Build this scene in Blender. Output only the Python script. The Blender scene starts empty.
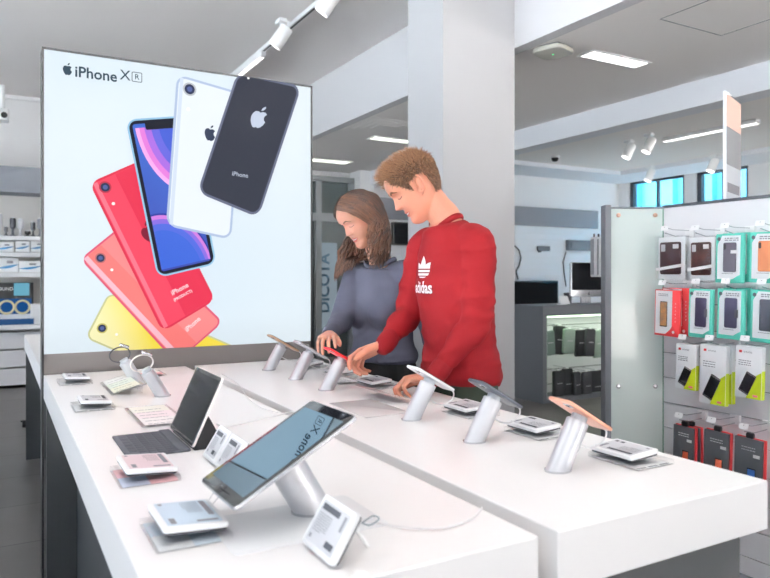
import bpy, bmesh, math, random
import numpy as np
from mathutils import Vector, Matrix, noise
from mathutils.bvhtree import BVHTree
random.seed(7)
PI = math.pi
C = bpy.context.scene.collection
R = math.radians

# ------------------------------------------------------------------ camera facts
H = 1.24                 # camera height
FPX = 690.0              # focal length in pixels of a 770 wide frame
HY = 275.0               # row of the horizon
YAW = R(29.4)            # camera looks this far to the right of +Y
FW = Vector((math.sin(YAW), math.cos(YAW), 0)); RT = Vector((math.cos(YAW), -math.sin(YAW), 0))
TZ = H - 0.407           # table top height
def ray(px, py):
    return FW + RT*((px-385)/FPX) + Vector((0, 0, (HY-py)/FPX))
def on_y(px, py, y):
    d = ray(px, py); return Vector((0, 0, H)) + d*(y/d.y)
def on_x(px, py, x):
    d = ray(px, py); return Vector((0, 0, H)) + d*(x/d.x)
def on_z(px, py, z):
    d = ray(px, py); return Vector((0, 0, H)) + d*((z-H)/d.z)
def at_t(px, py, t):
    return Vector((0, 0, H)) + ray(px, py)*t

# ------------------------------------------------------------------ materials
def mat(name, col, rough=.5, metal=0., spec=.5, emit=None, es=0., alpha=1., trans=0., coat=0., sss=0., bump=None, var=None, ior=None):
    m = bpy.data.materials.new(name); m.use_nodes = True
    nt = m.node_tree; b = nt.nodes['Principled BSDF']
    b.inputs['Base Color'].default_value = (*col, 1)
    b.inputs['Roughness'].default_value = rough
    b.inputs['Metallic'].default_value = metal
    b.inputs['Specular IOR Level'].default_value = spec
    b.inputs['Alpha'].default_value = alpha
    b.inputs['Transmission Weight'].default_value = trans
    b.inputs['Coat Weight'].default_value = coat
    if ior: b.inputs['IOR'].default_value = ior
    if sss:
        b.inputs['Subsurface Weight'].default_value = sss
        b.inputs['Subsurface Radius'].default_value = (1., .35, .2)
        b.inputs['Subsurface Scale'].default_value = .012
    if emit:
        b.inputs['Emission Color'].default_value = (*emit, 1); b.inputs['Emission Strength'].default_value = es
    if bump or var:
        tc = nt.nodes.new('ShaderNodeTexCoord')
    if bump:
        sc, st, dist = bump
        n = nt.nodes.new('ShaderNodeTexNoise'); n.inputs['Scale'].default_value = sc; n.inputs['Detail'].default_value = 4
        bp = nt.nodes.new('ShaderNodeBump'); bp.inputs['Strength'].default_value = st; bp.inputs['Distance'].default_value = dist
        nt.links.new(tc.outputs['Object'], n.inputs['Vector'])
        nt.links.new(n.outputs['Fac'], bp.inputs['Height']); nt.links.new(bp.outputs['Normal'], b.inputs['Normal'])
    if var:
        sc, c2 = var
        n = nt.nodes.new('ShaderNodeTexNoise'); n.inputs['Scale'].default_value = sc; n.inputs['Detail'].default_value = 5
        mx = nt.nodes.new('ShaderNodeMix'); mx.data_type = 'RGBA'
        mx.inputs[6].default_value = (*col, 1); mx.inputs[7].default_value = (*c2, 1)
        nt.links.new(tc.outputs['Object'], n.inputs['Vector'])
        nt.links.new(n.outputs['Fac'], mx.inputs[0]); nt.links.new(mx.outputs[2], b.inputs['Base Color'])
    return m
def s2l(r, g, b):
    f = lambda c: (c/255/12.92) if c/255 <= .04045 else ((c/255+.055)/1.055)**2.4
    return (f(r), f(g), f(b))
def lit(name, rgb, k=1.):         # backlit print
    c = s2l(*rgb); m = bpy.data.materials.new(name); m.use_nodes = True
    nt = m.node_tree; b = nt.nodes['Principled BSDF']
    b.inputs['Base Color'].default_value = (*[v*.03 for v in c], 1); b.inputs['Roughness'].default_value = .7
    b.inputs['Specular IOR Level'].default_value = .1
    b.inputs['Emission Color'].default_value = (*c, 1); b.inputs['Emission Strength'].default_value = k*.77
    return m
def clear(name, tint=(1, 1, 1), gloss=.08, rough=.02):    # thin clear sheet
    m = bpy.data.materials.new(name); m.use_nodes = True; nt = m.node_tree
    nt.nodes.remove(nt.nodes['Principled BSDF']); o = nt.nodes['Material Output']
    t = nt.nodes.new('ShaderNodeBsdfTransparent'); t.inputs[0].default_value = (*tint, 1)
    g = nt.nodes.new('ShaderNodeBsdfGlossy'); g.inputs['Roughness'].default_value = rough
    lw = nt.nodes.new('ShaderNodeLayerWeight'); lw.inputs[0].default_value = .25
    ma = nt.nodes.new('ShaderNodeMath'); ma.operation = 'MULTIPLY_ADD'; ma.inputs[1].default_value = .28; ma.inputs[2].default_value = gloss
    mx = nt.nodes.new('ShaderNodeMixShader')
    nt.links.new(lw.outputs['Fresnel'], ma.inputs[0]); nt.links.new(ma.outputs[0], mx.inputs[0])
    nt.links.new(t.outputs[0], mx.inputs[1]); nt.links.new(g.outputs[0], mx.inputs[2]); nt.links.new(mx.outputs[0], o.inputs[0])
    return m

# ------------------------------------------------------------------ mesh builder
class MB:
    def __init__(s): s.v = []; s.f = []; s.mi = []; s.cur = 0
    def add(s, vs, fs, M=None):
        o = len(s.v)
        for v in vs:
            v = Vector(v)
            s.v.append(M @ v if M else v)
        for f in fs: s.f.append([i+o for i in f]); s.mi.append(s.cur)
        return s
    def box(s, lo, hi, M=None):
        x0, y0, z0 = lo; x1, y1, z1 = hi
        vs = [(x0,y0,z0),(x1,y0,z0),(x1,y1,z0),(x0,y1,z0),(x0,y0,z1),(x1,y0,z1),(x1,y1,z1),(x0,y1,z1)]
        return s.add(vs, [(0,3,2,1),(4,5,6,7),(0,1,5,4),(1,2,6,5),(2,3,7,6),(3,0,4,7)], M)
    def rings(s, rings, cap=True, M=None, closed=False):
        n = len(rings[0]); vs = [p for r in rings for p in r]; fs = []
        m = len(rings)
        for i in range(m if closed else m-1):
            a = i*n; b = ((i+1) % m)*n
            for j in range(n):
                k = (j+1) % n; fs.append((a+j, a+k, b+k, b+j))
        if cap and not closed:
            fs.append(tuple(range(n))[::-1]); fs.append(tuple((m-1)*n+j for j in range(n)))
        return s.add(vs, fs, M)
    def rr(s, w, h, r, z0, z1, bev=0., M=None, n=6):           # rounded-rect prism in XY
        def ring(ins, z):
            a = w/2-ins; b = h/2-ins; q = max(r-ins, 1e-4); pts = []
            for (cx, cy, a0) in ((a-q, b-q, 0), (-a+q, b-q, 90), (-a+q, -b+q, 180), (a-q, -b+q, 270)):
                for k in range(n+1):
                    t = R(a0+90*k/n); pts.append((cx+q*math.cos(t), cy+q*math.sin(t), z))
            return pts
        if bev: rs = [ring(bev, z0), ring(bev*.3, z0+bev*.3), ring(0, z0+bev), ring(0, z1-bev), ring(bev*.3, z1-bev*.3), ring(bev, z1)]
        else: rs = [ring(0, z0), ring(0, z1)]
        return s.rings(rs, True, M)
    def cyl(s, r0, r1, z0, z1, n=32, M=None, bev=0.):
        c = lambda r, z: [(r*math.cos(2*PI*k/n), r*math.sin(2*PI*k/n), z) for k in range(n)]
        if bev: rs = [c(r0-bev, z0), c(r0, z0+bev), c(r1, z1-bev), c(r1-bev, z1)]
        else: rs = [c(r0, z0), c(r1, z1)]
        return s.rings(rs, True, M)
    def lathe(s, prof, n=32, M=None):
        return s.rings([[(r*math.cos(2*PI*k/n), r*math.sin(2*PI*k/n), z) for k in range(n)] for r, z in prof], True, M)
    def tube(s, pts, rad, n=8, closed=False, up=None, ry=None, capr=True, M=None):
        pts = [Vector(p) for p in pts]; m = len(pts)
        if not hasattr(rad, '__len__'): rad = [rad]*m
        if ry is None: ry = rad
        elif not hasattr(ry, '__len__'): ry = [ry]*m
        rings = []; prev = Vector(up) if up else None
        for i, p in enumerate(pts):
            if closed: d = pts[(i+1) % m]-pts[i-1]
            else: d = pts[min(i+1, m-1)]-pts[max(i-1, 0)]
            d.normalize()
            if prev is None: prev = Vector((0, 0, 1)) if abs(d.z) < .9 else Vector((1, 0, 0))
            u = prev-d*prev.dot(d); u.normalize(); w = d.cross(u)
            if not up: prev = u
            rings.append((p, u, w, d, rad[i], ry[i]))
        out = []
        def ring(p, u, w, a, b): return [p+u*(a*math.cos(2*PI*k/n))+w*(b*math.sin(2*PI*k/n)) for k in range(n)]
        if capr and not closed:
            p, u, w, d, a, b = rings[0]; q = min(a, b)
            for t in (80, 50, 25): out.append(ring(p-d*q*math.sin(R(t)), u, w, a*math.cos(R(t)), b*math.cos(R(t))))
        for p, u, w, d, a, b in rings: out.append(ring(p, u, w, a, b))
        if capr and not closed:
            p, u, w, d, a, b = rings[-1]; q = min(a, b)
            for t in (25, 50, 80): out.append(ring(p+d*q*math.sin(R(t)), u, w, a*math.cos(R(t)), b*math.cos(R(t))))
        return s.rings(out, True, M, closed)
    def ell(s, c, rx, ry, rz, M=None, n=20, m=14):
        rs = []
        for i in range(1, m):
            t = PI*i/m; rs.append([(c[0]+rx*math.sin(t)*math.cos(2*PI*k/n), c[1]+ry*math.sin(t)*math.sin(2*PI*k/n), c[2]-rz*math.cos(t)) for k in range(n)])
        return s.rings(rs, True, M)
    def poly(s, pts, M=None):
        return s.add(pts, [tuple(range(len(pts)))], M)
    def prism(s, pts2, z0, z1, M=None):
        n = len(pts2); return s.rings([[(x, y, z0) for x, y in pts2], [(x, y, z1) for x, y in pts2]], True, M)
    def mesh(s, name, mats, smooth=True):
        me = bpy.data.meshes.new(name)
        me.from_pydata([tuple(v) for v in s.v], [], s.f)
        if not isinstance(mats, (list, tuple)): mats = [mats]
        for m in mats: me.materials.append(m)
        if any(s.mi): me.polygons.foreach_set('material_index', s.mi)
        bm = bmesh.new(); bm.from_mesh(me); bmesh.ops.recalc_face_normals(bm, faces=bm.faces)
        bm.to_mesh(me); bm.free()
        if smooth:
            me.polygons.foreach_set('use_smooth', [True]*len(me.polygons))
            me.set_sharp_from_angle(angle=R(38))
        return me
    def build(s, name, mats, parent=None, smooth=True, loc=None):
        o = bpy.data.objects.new(name, s.mesh(name, mats, smooth)); C.objects.link(o)
        if parent: o.parent = parent
        if loc: o.location = loc
        return o

def tag(o, label=None, cat=None, group=None, kind=None):
    if label: o['label'] = label
    if cat: o['category'] = cat
    if group: o['group'] = group
    if kind: o['kind'] = kind
    return o
def thing(name, label, cat, M=None, group=None):
    o = bpy.data.objects.new(name, None); C.objects.link(o); o.empty_display_size = .05
    if M is not None: o.matrix_world = M
    return tag(o, label, cat, group)
def struct(o): o['kind'] = 'structure'; return o
def copy_tree(o, parent=None):
    c = o.copy(); C.objects.link(c)
    if parent: c.parent = parent
    for ch in list(o.children): copy_tree(ch, c)
    return c
def T(*a): return Matrix.Translation(Vector(a) if len(a) == 3 else a[0])
def RZ(d): return Matrix.Rotation(R(d), 4, 'Z')
def RX(d): return Matrix.Rotation(R(d), 4, 'X')
def RY(d): return Matrix.Rotation(R(d), 4, 'Y')
def frame(o, x, y):            # matrix with given x axis and y hint
    x = Vector(x).normalized(); y = Vector(y); z = x.cross(y).normalized(); y = z.cross(x)
    M = Matrix((x, y, z)).transposed().to_4x4(); M.translation = Vector(o); return M
def text_mesh(txt, size, align='CENTER', extrude=0., bold=0.):
    cu = bpy.data.curves.new('t', 'FONT'); cu.body = txt; cu.size = size; cu.align_x = align; cu.align_y = 'CENTER'
    cu.extrude = extrude; cu.offset = bold; cu.resolution_u = 3
    ob = bpy.data.objects.new('t', cu); C.objects.link(ob)
    dg = bpy.context.evaluated_depsgraph_get(); me = bpy.data.meshes.new_from_object(ob.evaluated_get(dg))
    vs = [v.co.copy() for v in me.vertices]; fs = [tuple(p.vertices) for p in me.polygons]
    bpy.data.objects.remove(ob); bpy.data.meshes.remove(me); bpy.data.curves.remove(cu)
    return vs, fs
def put_text(mb, txt, size, M, align='CENTER', bold=0., sx=1.):
    vs, fs = text_mesh(txt, size, align, 0., bold)
    mb.add([(v.x*sx, v.y, v.z) for v in vs], fs, M); return mb
def greek(mb, x0, x1, y, h, z, M=None, seed=0):            # a row of tiny printed word blocks, too small to read
    rnd = random.Random(seed+int(y*1e5)); x = x0
    while x < x1:
        w = min(rnd.uniform(.5, 1.7)*h*2.2, x1-x)
        if w > h*.4: mb.add([(x, y, z), (x+w, y, z), (x+w, y+h, z), (x, y+h, z)], [(0, 1, 2, 3)], M)
        x += w+h*.6
    return mb
APPLE = [(.0,-.46),(.10,-.50),(.22,-.44),(.33,-.30),(.40,-.12),(.30,-.02),(.26,.12),(.30,.24),(.37,.31),(.27,.40),(.14,.42),(.0,.36),(-.12,.42),(-.27,.40),(-.38,.27),(-.42,.07),(-.38,-.15),(-.28,-.36),(-.18,-.48),(-.10,-.50)]
LEAF = [(.0,.46),(.02,.58),(.10,.69),(.20,.73),(.20,.62),(.13,.51)]

# ------------------------------------------------------------------ shared materials
W = {}
W['wall'] = mat('white wall paint', s2l(232, 231, 232), .9, bump=(60, .06, .002))
W['ceil'] = mat('ceiling paint', s2l(246, 241, 239), .95, bump=(40, .05, .002))
W['ceil_low'] = mat('lower ceiling paint', s2l(244, 240, 238), .95)
W['beam'] = mat('beam paint', s2l(230, 232, 238), .9)
W['band'] = mat('grey band', s2l(126, 129, 137), .7)
W['table'] = mat('white matt laminate', s2l(247, 244, 243), .32, spec=.45, bump=(300, .02, .0005))
W['charcoal'] = mat('charcoal board', s2l(62, 65, 68), .55, bump=(120, .05, .001))
W['grey'] = mat('grey laminate', s2l(106, 110, 117), .6)
W['dgrey'] = mat('dark grey metal', s2l(70, 72, 78), .45)
W['alu'] = mat('satin aluminium', s2l(214, 214, 218), .36, .65, bump=(400, .03, .0004))
W['silver'] = mat('silver metal', s2l(215, 216, 220), .25, .9)
W['white'] = mat('white plastic', s2l(242, 242, 243), .35)
W['cable'] = mat('white cable rubber', s2l(238, 236, 236), .5)
W['black'] = mat('black plastic', s2l(22, 23, 26), .4)
W['screen'] = mat('dark screen glass', (.006, .007, .009), .04, spec=.3, ior=1.22)
W['bezel'] = mat('black bezel', (.012, .012, .014), .08, spec=.8)
W['acryl'] = clear('clear acrylic', (1, 1, 1), .04)
W['acryl_edge'] = mat('acrylic edge', s2l(205, 216, 224), .15, trans=.3)
W['ink'] = mat('grey ink', s2l(138, 138, 144), .7)
W['dink'] = mat('dark ink', s2l(70, 72, 80), .7)
W['eink'] = mat('e-paper face', s2l(205, 204, 208), .45)
W['paper'] = mat('white paper', s2l(240, 240, 240), .7)
W['slat'] = mat('slatwall laminate', s2l(232, 231, 234), .4)
W['groove'] = mat('slatwall groove', s2l(120, 120, 122), .6)
W['wire'] = mat('chrome wire', s2l(205, 206, 210), .22, .85)
# ================================================================== the room
YB = 9.6; ZH = 3.43; ZL = 2.82; ZR = 3.10; XL = -4.0; XR = 10.7; YF = -4.5; XS = 3.15; XB = 4.96
def floor_mat():
    m = bpy.data.materials.new('dark vinyl plank floor'); m.use_nodes = True; nt = m.node_tree; b = nt.nodes['Principled BSDF']
    tc = nt.nodes.new('ShaderNodeTexCoord'); br = nt.nodes.new('ShaderNodeTexBrick')
    br.inputs['Scale'].default_value = 1.; br.inputs['Brick Width'].default_value = 1.2; br.inputs['Row Height'].default_value = .6
    br.inputs['Mortar Size'].default_value = .004; br.inputs['Color1'].default_value = (*s2l(96, 93, 92), 1); br.inputs['Color2'].default_value = (*s2l(106, 102, 100), 1)
    br.inputs['Mortar'].default_value = (*s2l(62, 60, 60), 1)
    n = nt.nodes.new('ShaderNodeTexNoise'); n.inputs['Scale'].default_value = 3.; n.inputs['Detail'].default_value = 8
    cr = nt.nodes.new('ShaderNodeMapRange'); cr.inputs[3].default_value = .75; cr.inputs[4].default_value = 1.2
    mx = nt.nodes.new('ShaderNodeMix'); mx.data_type = 'RGBA'; mx.blend_type = 'MULTIPLY'; mx.inputs[0].default_value = 1.
    nt.links.new(tc.outputs['Object'], br.inputs['Vector']); nt.links.new(tc.outputs['Object'], n.inputs['Vector'])
    nt.links.new(n.outputs['Fac'], cr.inputs[0]); nt.links.new(br.outputs['Color'], mx.inputs[6]); nt.links.new(cr.outputs[0], mx.inputs[7])
    nt.links.new(mx.outputs[2], b.inputs['Base Color']); b.inputs['Roughness'].default_value = .38
    return m
struct(MB().box((XL, YF, -.1), (XR, YB, 0)).build('floor', floor_mat()))
struct(MB().box((XL, YF, ZH), (XS+.1, YB, ZH+.1)).build('ceiling', W['ceil']))
struct(MB().box((XS+.1, YF, ZL), (XB, YB, ZL+.08)).build('ceiling_lower', W['ceil_low']))
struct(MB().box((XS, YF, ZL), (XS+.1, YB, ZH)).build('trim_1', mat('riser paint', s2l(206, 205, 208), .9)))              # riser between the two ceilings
struct(MB().box((XB+.22, YF, ZR), (XR, YB, ZR+.1)).build('ceiling_right', W['ceil_low']))
struct(MB().box((XB, YF, 2.61), (XB+.22, YB, ZR+.1)).build('trim_2', W['beam']))           # drop beam
struct(MB().box((XL, YB, 0), (XR, YB+.15, ZH+.1)).build('wall_back', W['wall']))
wl = MB(); wl.box((XL-.15, YF, 0), (XL, 7.6, .15)); wl.box((XL-.15, YF, 3.0), (XL, 7.6, ZH+.1)); wl.box((XL-.15, 7.6, 0), (XL, YB, ZH+.1))
for yy_ in (YF, -1.5, 1.5, 4.5): wl.box((XL-.15, yy_, .15), (XL, yy_+.12, 3.0))
struct(wl.build('wall_left', W['wall']))
struct(MB().box((XL-.08, YF, .15), (XL-.075, 7.6, 3.0)).build('window_4', clear('added side glazing', (.86, .94, 1), .04)))  # glazing added on the unseen left side, tinted to give cool daylight
struct(MB().box((-30, -30, -.14), (40, 40, -.101)).build('ground', mat('pale bounce ground', s2l(205, 205, 205), .8, var=(2, s2l(180, 180, 182)))))  # outdoor ground added and kept pale to bounce sunlight onto the ceilings
# bulkhead round the right-hand room
bh = MB(); bh.box((XB+.22, YB-.9, ZR-.07), (XR-.95, YB, ZR)); bh.box((XR-.95, YF, ZR-.07), (XR, YB, ZR))
struct(bh.build('trim_3', W['beam']))
# right wall with two windows
def p_right(px, py): return on_x(px, py, XR)
wy = [p_right(629, 180).y, p_right(684, 180).y, p_right(696, 180).y, p_right(748, 180).y]
zt = p_right(629, 182).z; zb = 1.0
wr = MB()
wr.box((XR, YF, 0), (XR+.2, YB, zb)); wr.box((XR, YF, zt), (XR+.2, YB, ZR+.1))
wr.box((XR, wy[0], zb), (XR+.2, YB, zt)); wr.box((XR, wy[2], zb), (XR+.2, wy[1], zt)); wr.box((XR, YF, zb), (XR+.2, wy[3], zt))
struct(wr.build('wall_right', W['wall']))
glassblue = clear('window glass', (.84, .95, .99), .05)
dframe = mat('dark window frame', s2l(60, 66, 74), .5)
for i, (a, b) in enumerate(((wy[0], wy[1]), (wy[2], wy[3]))):
    w = struct(MB().box((XR+.08, b, zb), (XR+.09, a, zt)).build('window_%d' % (i+1), glassblue))
    f = MB(); t = .05
    f.box((XR+.03, b, zb), (XR+.13, b+t, zt)); f.box((XR+.03, a-t*1.6, zb), (XR+.13, a, zt))
    f.box((XR+.03, b, zt-t), (XR+.13, a, zt)); f.box((XR+.03, b, zb), (XR+.13, a, zb+t))
    f.box((XR+.05, (a+b)/2-.02, zb), (XR+.12, (a+b)/2+.02, zt)); f.box((XR+.05, b, (zt*.62+zb*.38)), (XR+.12, a, (zt*.62+zb*.38)+.04))
    f.build('window_frame', dframe, w)
# facade of the building across the street, seen through the windows
fm = MB(); fm.box((XR+5, -4, 0), (XR+5.4, 17, 7.5))
for k in range(9):
    fm.box((XR+4.85, -4, .3+k*.9), (XR+5, 17, .36+k*.9))
for k in range(18): fm.box((XR+4.8, -4+k*1.15, 0), (XR+5, -3.9+k*1.15, 7.5))
tag(fm.build('building', mat('pale blue facade', s2l(64, 146, 180), .5)), 'pale blue gridded building facade outside the high windows', 'building')
# unseen front wall: glazing added for daylight, solid strip dims the pillar
sf = MB()
for x in (XL, -1.0, 2.0, 5.0, 8.0, XR-.12): sf.box((x, YF-.1, 0), (x+.12, YF, ZH+.1))
sf.box((1.2, YF-.1, 0), (2.6, YF, ZH+.1)); sf.box((XL, YF-.1, 3.0), (XR, YF, ZH+.1)); sf.box((XL, YF-.1, 0), (XR, YF, .12))
struct(sf.build('wall_front', W['dgrey']))
struct(MB().box((XL, YF-.06, .12), (XR, YF-.055, 3.0)).build('window_3', clear('added front glazing', (.97, .98, .98), .04)))
# pillar
pc = on_y(443, 300, 3.75); pr = on_y(514, 300, 3.75)
PX0, PX1 = pc.x, pr.x; PY1 = 4.19
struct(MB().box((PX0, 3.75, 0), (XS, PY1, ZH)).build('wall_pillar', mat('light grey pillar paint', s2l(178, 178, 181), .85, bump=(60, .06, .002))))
# far partition with glazed doors left of the pillar
dg = mat('dark tinted glass', s2l(66, 76, 76), .12, spec=.6)
fr = mat('grey door frame', s2l(130, 134, 136), .5)
y = YB-.03
def pb(px, py): return on_y(px, py, y)
x0 = pb(300, 200).x; x1 = pb(348, 200).x
dd = MB(); dd.box((x0, y-.05, 0), (x1, y, pb(330, 181).z)); d1 = struct(dd.build('door_1', dg))
f = MB()
for px in (300, 313, 346): 
    xx = pb(px, 200).x; f.box((xx, y-.12, 0), (xx+.09, y-.05, pb(330, 181).z))
f.box((x0, y-.12, pb(330, 181).z-.03), (x1+.1, y-.05, pb(330, 181).z+.05)); f.box((x0, y-.13, pb(330, 222).z), (x1, y-.05, pb(330, 214).z))
f.build('door_frame', fr, d1)
struct(MB().box((pb(351, 200).x, YB-.35, 0), (pb(364, 200).x, YB, ZL)).build('wall_return', W['wall']))
# poster on the door: letters run bottom to top
p0 = pb(314, 332); p1 = pb(328, 243)
po = MB(); po.box((p0.x, y-.068, p0.z), (p1.x+.12, y-.0505, p1.z)); pt = po.build('poster', lit('pale poster', (205, 226, 240), .35))
tag(pt, 'tall pale blue poster with vertical lettering on the glass door', 'poster')
tt = MB(); Mx = T((p0.x+p1.x)/2+.03, y-.070, (p0.z+p1.z)/2+.06) @ RX(90) @ RZ(90)
put_text(tt, 'DICOTA', .235, Mx, bold=.006, sx=1.0)
tt.build('lettering', mat('teal ink', s2l(52, 84, 104), .6), pt, smooth=False)
# grey bands, slat grooves and screens on the back wall
band = MB(); a = on_y(368, 194, YB); 
band.box((a.x, YB-.04, 2.13), (XR-.6, YB, 2.47)); struct(band.build('trim_4', W['band']))
sl = MB(); x0s = a.x
for k in range(16):
    z = .35+k*.11; sl.box((x0s, YB-.02, z), (XR-.3, YB, z+.098))
struct(sl.build('wall_slat_panels', W['slat']))
def tv(px0, py0, px1, py1, yy, label, nm='wall_screen'):
    a = on_y(px0, py0, yy); b = on_y(px1, py1, yy)
    o = thing(nm, label, 'television', T((a.x+b.x)/2, yy, (a.z+b.z)/2))
    w = b.x-a.x; h = a.z-b.z
    MB().rr(w, h, .02, 0, .06, .006, RX(90)).build('casing', W['black'], o)
    MB().rr(w-.05, h-.05, .005, .0605, .063, 0, RX(90)).build('screen', W['screen'], o)
    s = MB(); s.box((-.15, 0.001, -.1), (.15, .03, .1)); s.build('wall_bracket', W['dgrey'], o)
    return o
tv(488, 281, 556, 321, YB-.08, 'large black television on the white slatted wall right of the pillar')
tv(391, 222, 420, 246, YB-.08, 'small dark television on the wall behind the couple')
r0 = on_y(566, 240, YB-.03); r1 = on_y(591, 251, YB-.03)
o = MB(); o.box((r0.x, YB-.1, r1.z), (r1.x, YB-.022, r0.z)); o.box((r0.x+.05, YB-.12, r1.z+.05), (r1.x-.05, YB-.1, r0.z-.05))
tag(o.build('wall_rail', W['grey']), 'flat grey mounting rail on the slatted wall above the computer', 'rail')
r0 = on_y(537, 246, YB-.03); r1 = on_y(549, 251, YB-.03)
o = MB(); o.box((r0.x, YB-.06, r1.z), (r1.x, YB-.022, r0.z)); o.box((r0.x+.02, YB-.09, r1.z-.03), (r0.x+.05, YB-.03, r1.z))
tag(o.build('wall_socket', W['grey']), 'small grey socket strip high on the slatted wall', 'socket')
pts = [on_y(px, py, YB-.033) for px, py in ((515, 246), (519, 250), (521, 258), (519, 266), (516, 271), (518, 279))]
o = MB().tube(pts, .012, 8).build('power_cable', W['black']); tag(o, 'black cable hanging down the slatted wall above the television', 'cable')
pts = [on_y(px, py, YB-.031) for px, py in ((566, 252), (563, 262), (564, 272), (566, 286))]
o = MB().tube(pts, .010, 8).build('power_cable', W['black']); tag(o, 'black cable hanging from the grey wall rail', 'cable')
a = on_y(516, 344, YB-.3)
o = MB(); o.box((a.x-1.2, YB-.4, 0), (a.x+1.3, YB-.025, .16)); o.box((a.x-1.2, YB-.42, .16), (a.x+1.3, YB-.025, .2))
tag(o.build('low_plinth', mat('cream laminate', s2l(225, 220, 200), .5)), 'low cream plinth at the foot of the slatted wall', 'plinth')

# ------------------------------------------------------------------ ceiling lights
glow = mat('led diffuser', (1, 1, 1), .5, emit=(1, .97, .93), es=2.2)
glowg = mat('led tube diffuser', (1, 1, .9), .5, emit=(.97, 1, .86), es=1.6)
def area(name, loc, sx, sy, power, col=(1, .96, .92), rot=(0, 0, 0), parent=None):
    l = bpy.data.lights.new(name, 'AREA'); l.shape = 'RECTANGLE'; l.size = sx; l.size_y = sy; l.energy = power; l.color = col
    o = bpy.data.objects.new(name, l); C.objects.link(o); o.location = loc; o.rotation_euler = rot
    if parent: o.parent = parent
    return o
def panel_light(x, y, z, w, d, power, label, gm=glow, group='recessed ceiling lights'):
    o = thing('ceiling_light', label, 'light', T(x, y, z), group)
    f = MB(); t = .018
    f.box((-w/2-t, -d/2-t, -.008), (w/2+t, -d/2, .004)); f.box((-w/2-t, d/2, -.008), (w/2+t, d/2+t, .004))
    f.box((-w/2-t, -d/2, -.008), (-w/2, d/2, .004)); f.box((w/2, -d/2, -.008), (w/2+t, d/2, .004)); f.build('frame', W['white'], o)
    MB().box((-w/2, -d/2, -.005), (w/2, d/2, .003)).build('diffuser', gm, o)
    area('lamp', (0, 0, -.02), w, d, power*.14, parent=o)
    return o
q = on_z(615, 59, ZL); panel_light(q.x, q.y, ZL, .56, .13, 26, 'bright rectangular ceiling light right of the round detector')
q = on_z(391, 139.5, ZL); panel_light(q.x+.03, q.y, ZL, .56, .16, 22, 'ceiling light nearest the pillar behind the man', glowg)
q = on_z(330, 161, ZL); panel_light(q.x, q.y, ZL, .56, .2, 20, 'ceiling light just right of the poster wall', glowg)
for (x, y, p) in ((4.05, .6, 20), (4.05, -2, 20)):  # two more lights added out of view to brighten the room
    panel_light(x, y, ZL, .56, .13, p, 'added unseen fill light in the lower ceiling towards the front wall')
# linear light in the right-hand room
a = on_z(664, 140, ZR-.03); b = on_z(758, 122, ZR-.03)
xx = (a.x+b.x)/2; yy = (a.y+b.y)/2; L = abs(a.y-b.y)
o = thing('linear_light', 'long thin light strip on the far right ceiling', 'light', T(xx, yy, ZR))
MB().rr(.09, L+.04, .01, -.05, 0, .004).build('housing', W['white'], o); MB().box((-.035, -L/2, -.056), (.035, L/2, -.0505)).build('diffuser', glow, o)
area('lamp', (0, 0, -.08), .08, L, 25, parent=o)
# unseen fill lights added above and behind the camera to brighten the room
for (x, y, p, lb) in ((.6, .6, 44, 'added square fill light above the front of the white tables'), (-1.6, 2.6, 36, 'added square fill light over the aisle left of the tables'),
                  (2.4, -1.6, 44, 'added square fill light towards the front wall on the right'), (-.8, -2.4, 40, 'added square fill light towards the front wall on the left'),
                  (2.3, 2.2, 38, 'added square fill light above the couple')):
    panel_light(x, y, ZH, .9, .9, p, lb, group='added square fill lights')
for (x, y, p, lb) in ((7., 2.5, 50, 'added square fill light in the right room near the front'), (8.2, -.5, 60, 'added square fill light in the right room by the front wall')):
    panel_light(x, y, ZR, .6, .6, p, lb, group='added square fill lights of the right room')  # added out of view to brighten the right room

# track with spots, above the lightbox
TX = 2.2; TZt = ZH-.06
o = thing('light_track', 'white lighting track running along the high ceiling above the poster', 'light track', T(TX, 6.0, ZH))
MB().box((-.02, -3.6, -.075), (.02, 3.2, -.04)).build('rail', W['white'], o)
for yy in (-2.6, -.4, 1.9): MB().cyl(.012, .012, -.04, 0, 12, T(0, yy, 0)).build('hanger', W['white'], o)
st = MB(); st.box((-.009, -3.6, -.077), (.009, 3.2, -.0751)); st.build('conductor_slot', W['dgrey'], o)
def spot(px, py, zc, label, tilt=(18, -20), s=1., power=14, group='track spotlights'):
    q = on_z(px, py, zc-.14*s)
    o = thing('track_spotlight', label, 'spotlight', T(q.x, q.y, zc), group)
    MB().box((-.03*s, -.05*s, -.03*s), (.03*s, .05*s, 0)).build('adapter', W['white'], o)
    MB().cyl(.01*s, .01*s, -.08*s, -.03*s, 10).build('stem', W['white'], o)
    Mh = T(0, 0, -.13*s) @ RX(tilt[0]) @ RY(tilt[1])
    MB().lathe([(.02*s, .09*s), (.047*s, .085*s), (.052*s, .07*s), (.055*s, -.085*s), (.05*s, -.09*s), (.045*s, -.07*s)], 24, Mh).build('lamp_head', W['white'], o)
    MB().cyl(.044*s, .044*s, -.089*s, -.075*s, 24, Mh).build('lens', glow, o)
    l = bpy.data.lights.new('spot', 'SPOT'); l.energy = power; l.spot_size = R(80); l.spot_blend = .7; l.shadow_soft_size = .05; l.color = (1, .96, .9)
    lo = bpy.data.objects.new('spot', l); C.objects.link(lo); lo.parent = o; lo.matrix_local = Mh @ T(0, 0, -.11*s)
    return o
spot(281, 38, ZH-.075, 'white cylinder spotlight on the track, the lower of the two', (25, 28), 1.08, 60)
spot(329, 3, ZH-.075, 'white cylinder spotlight on the track, at the top edge', (25, 28), 1.08, 60)
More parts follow.
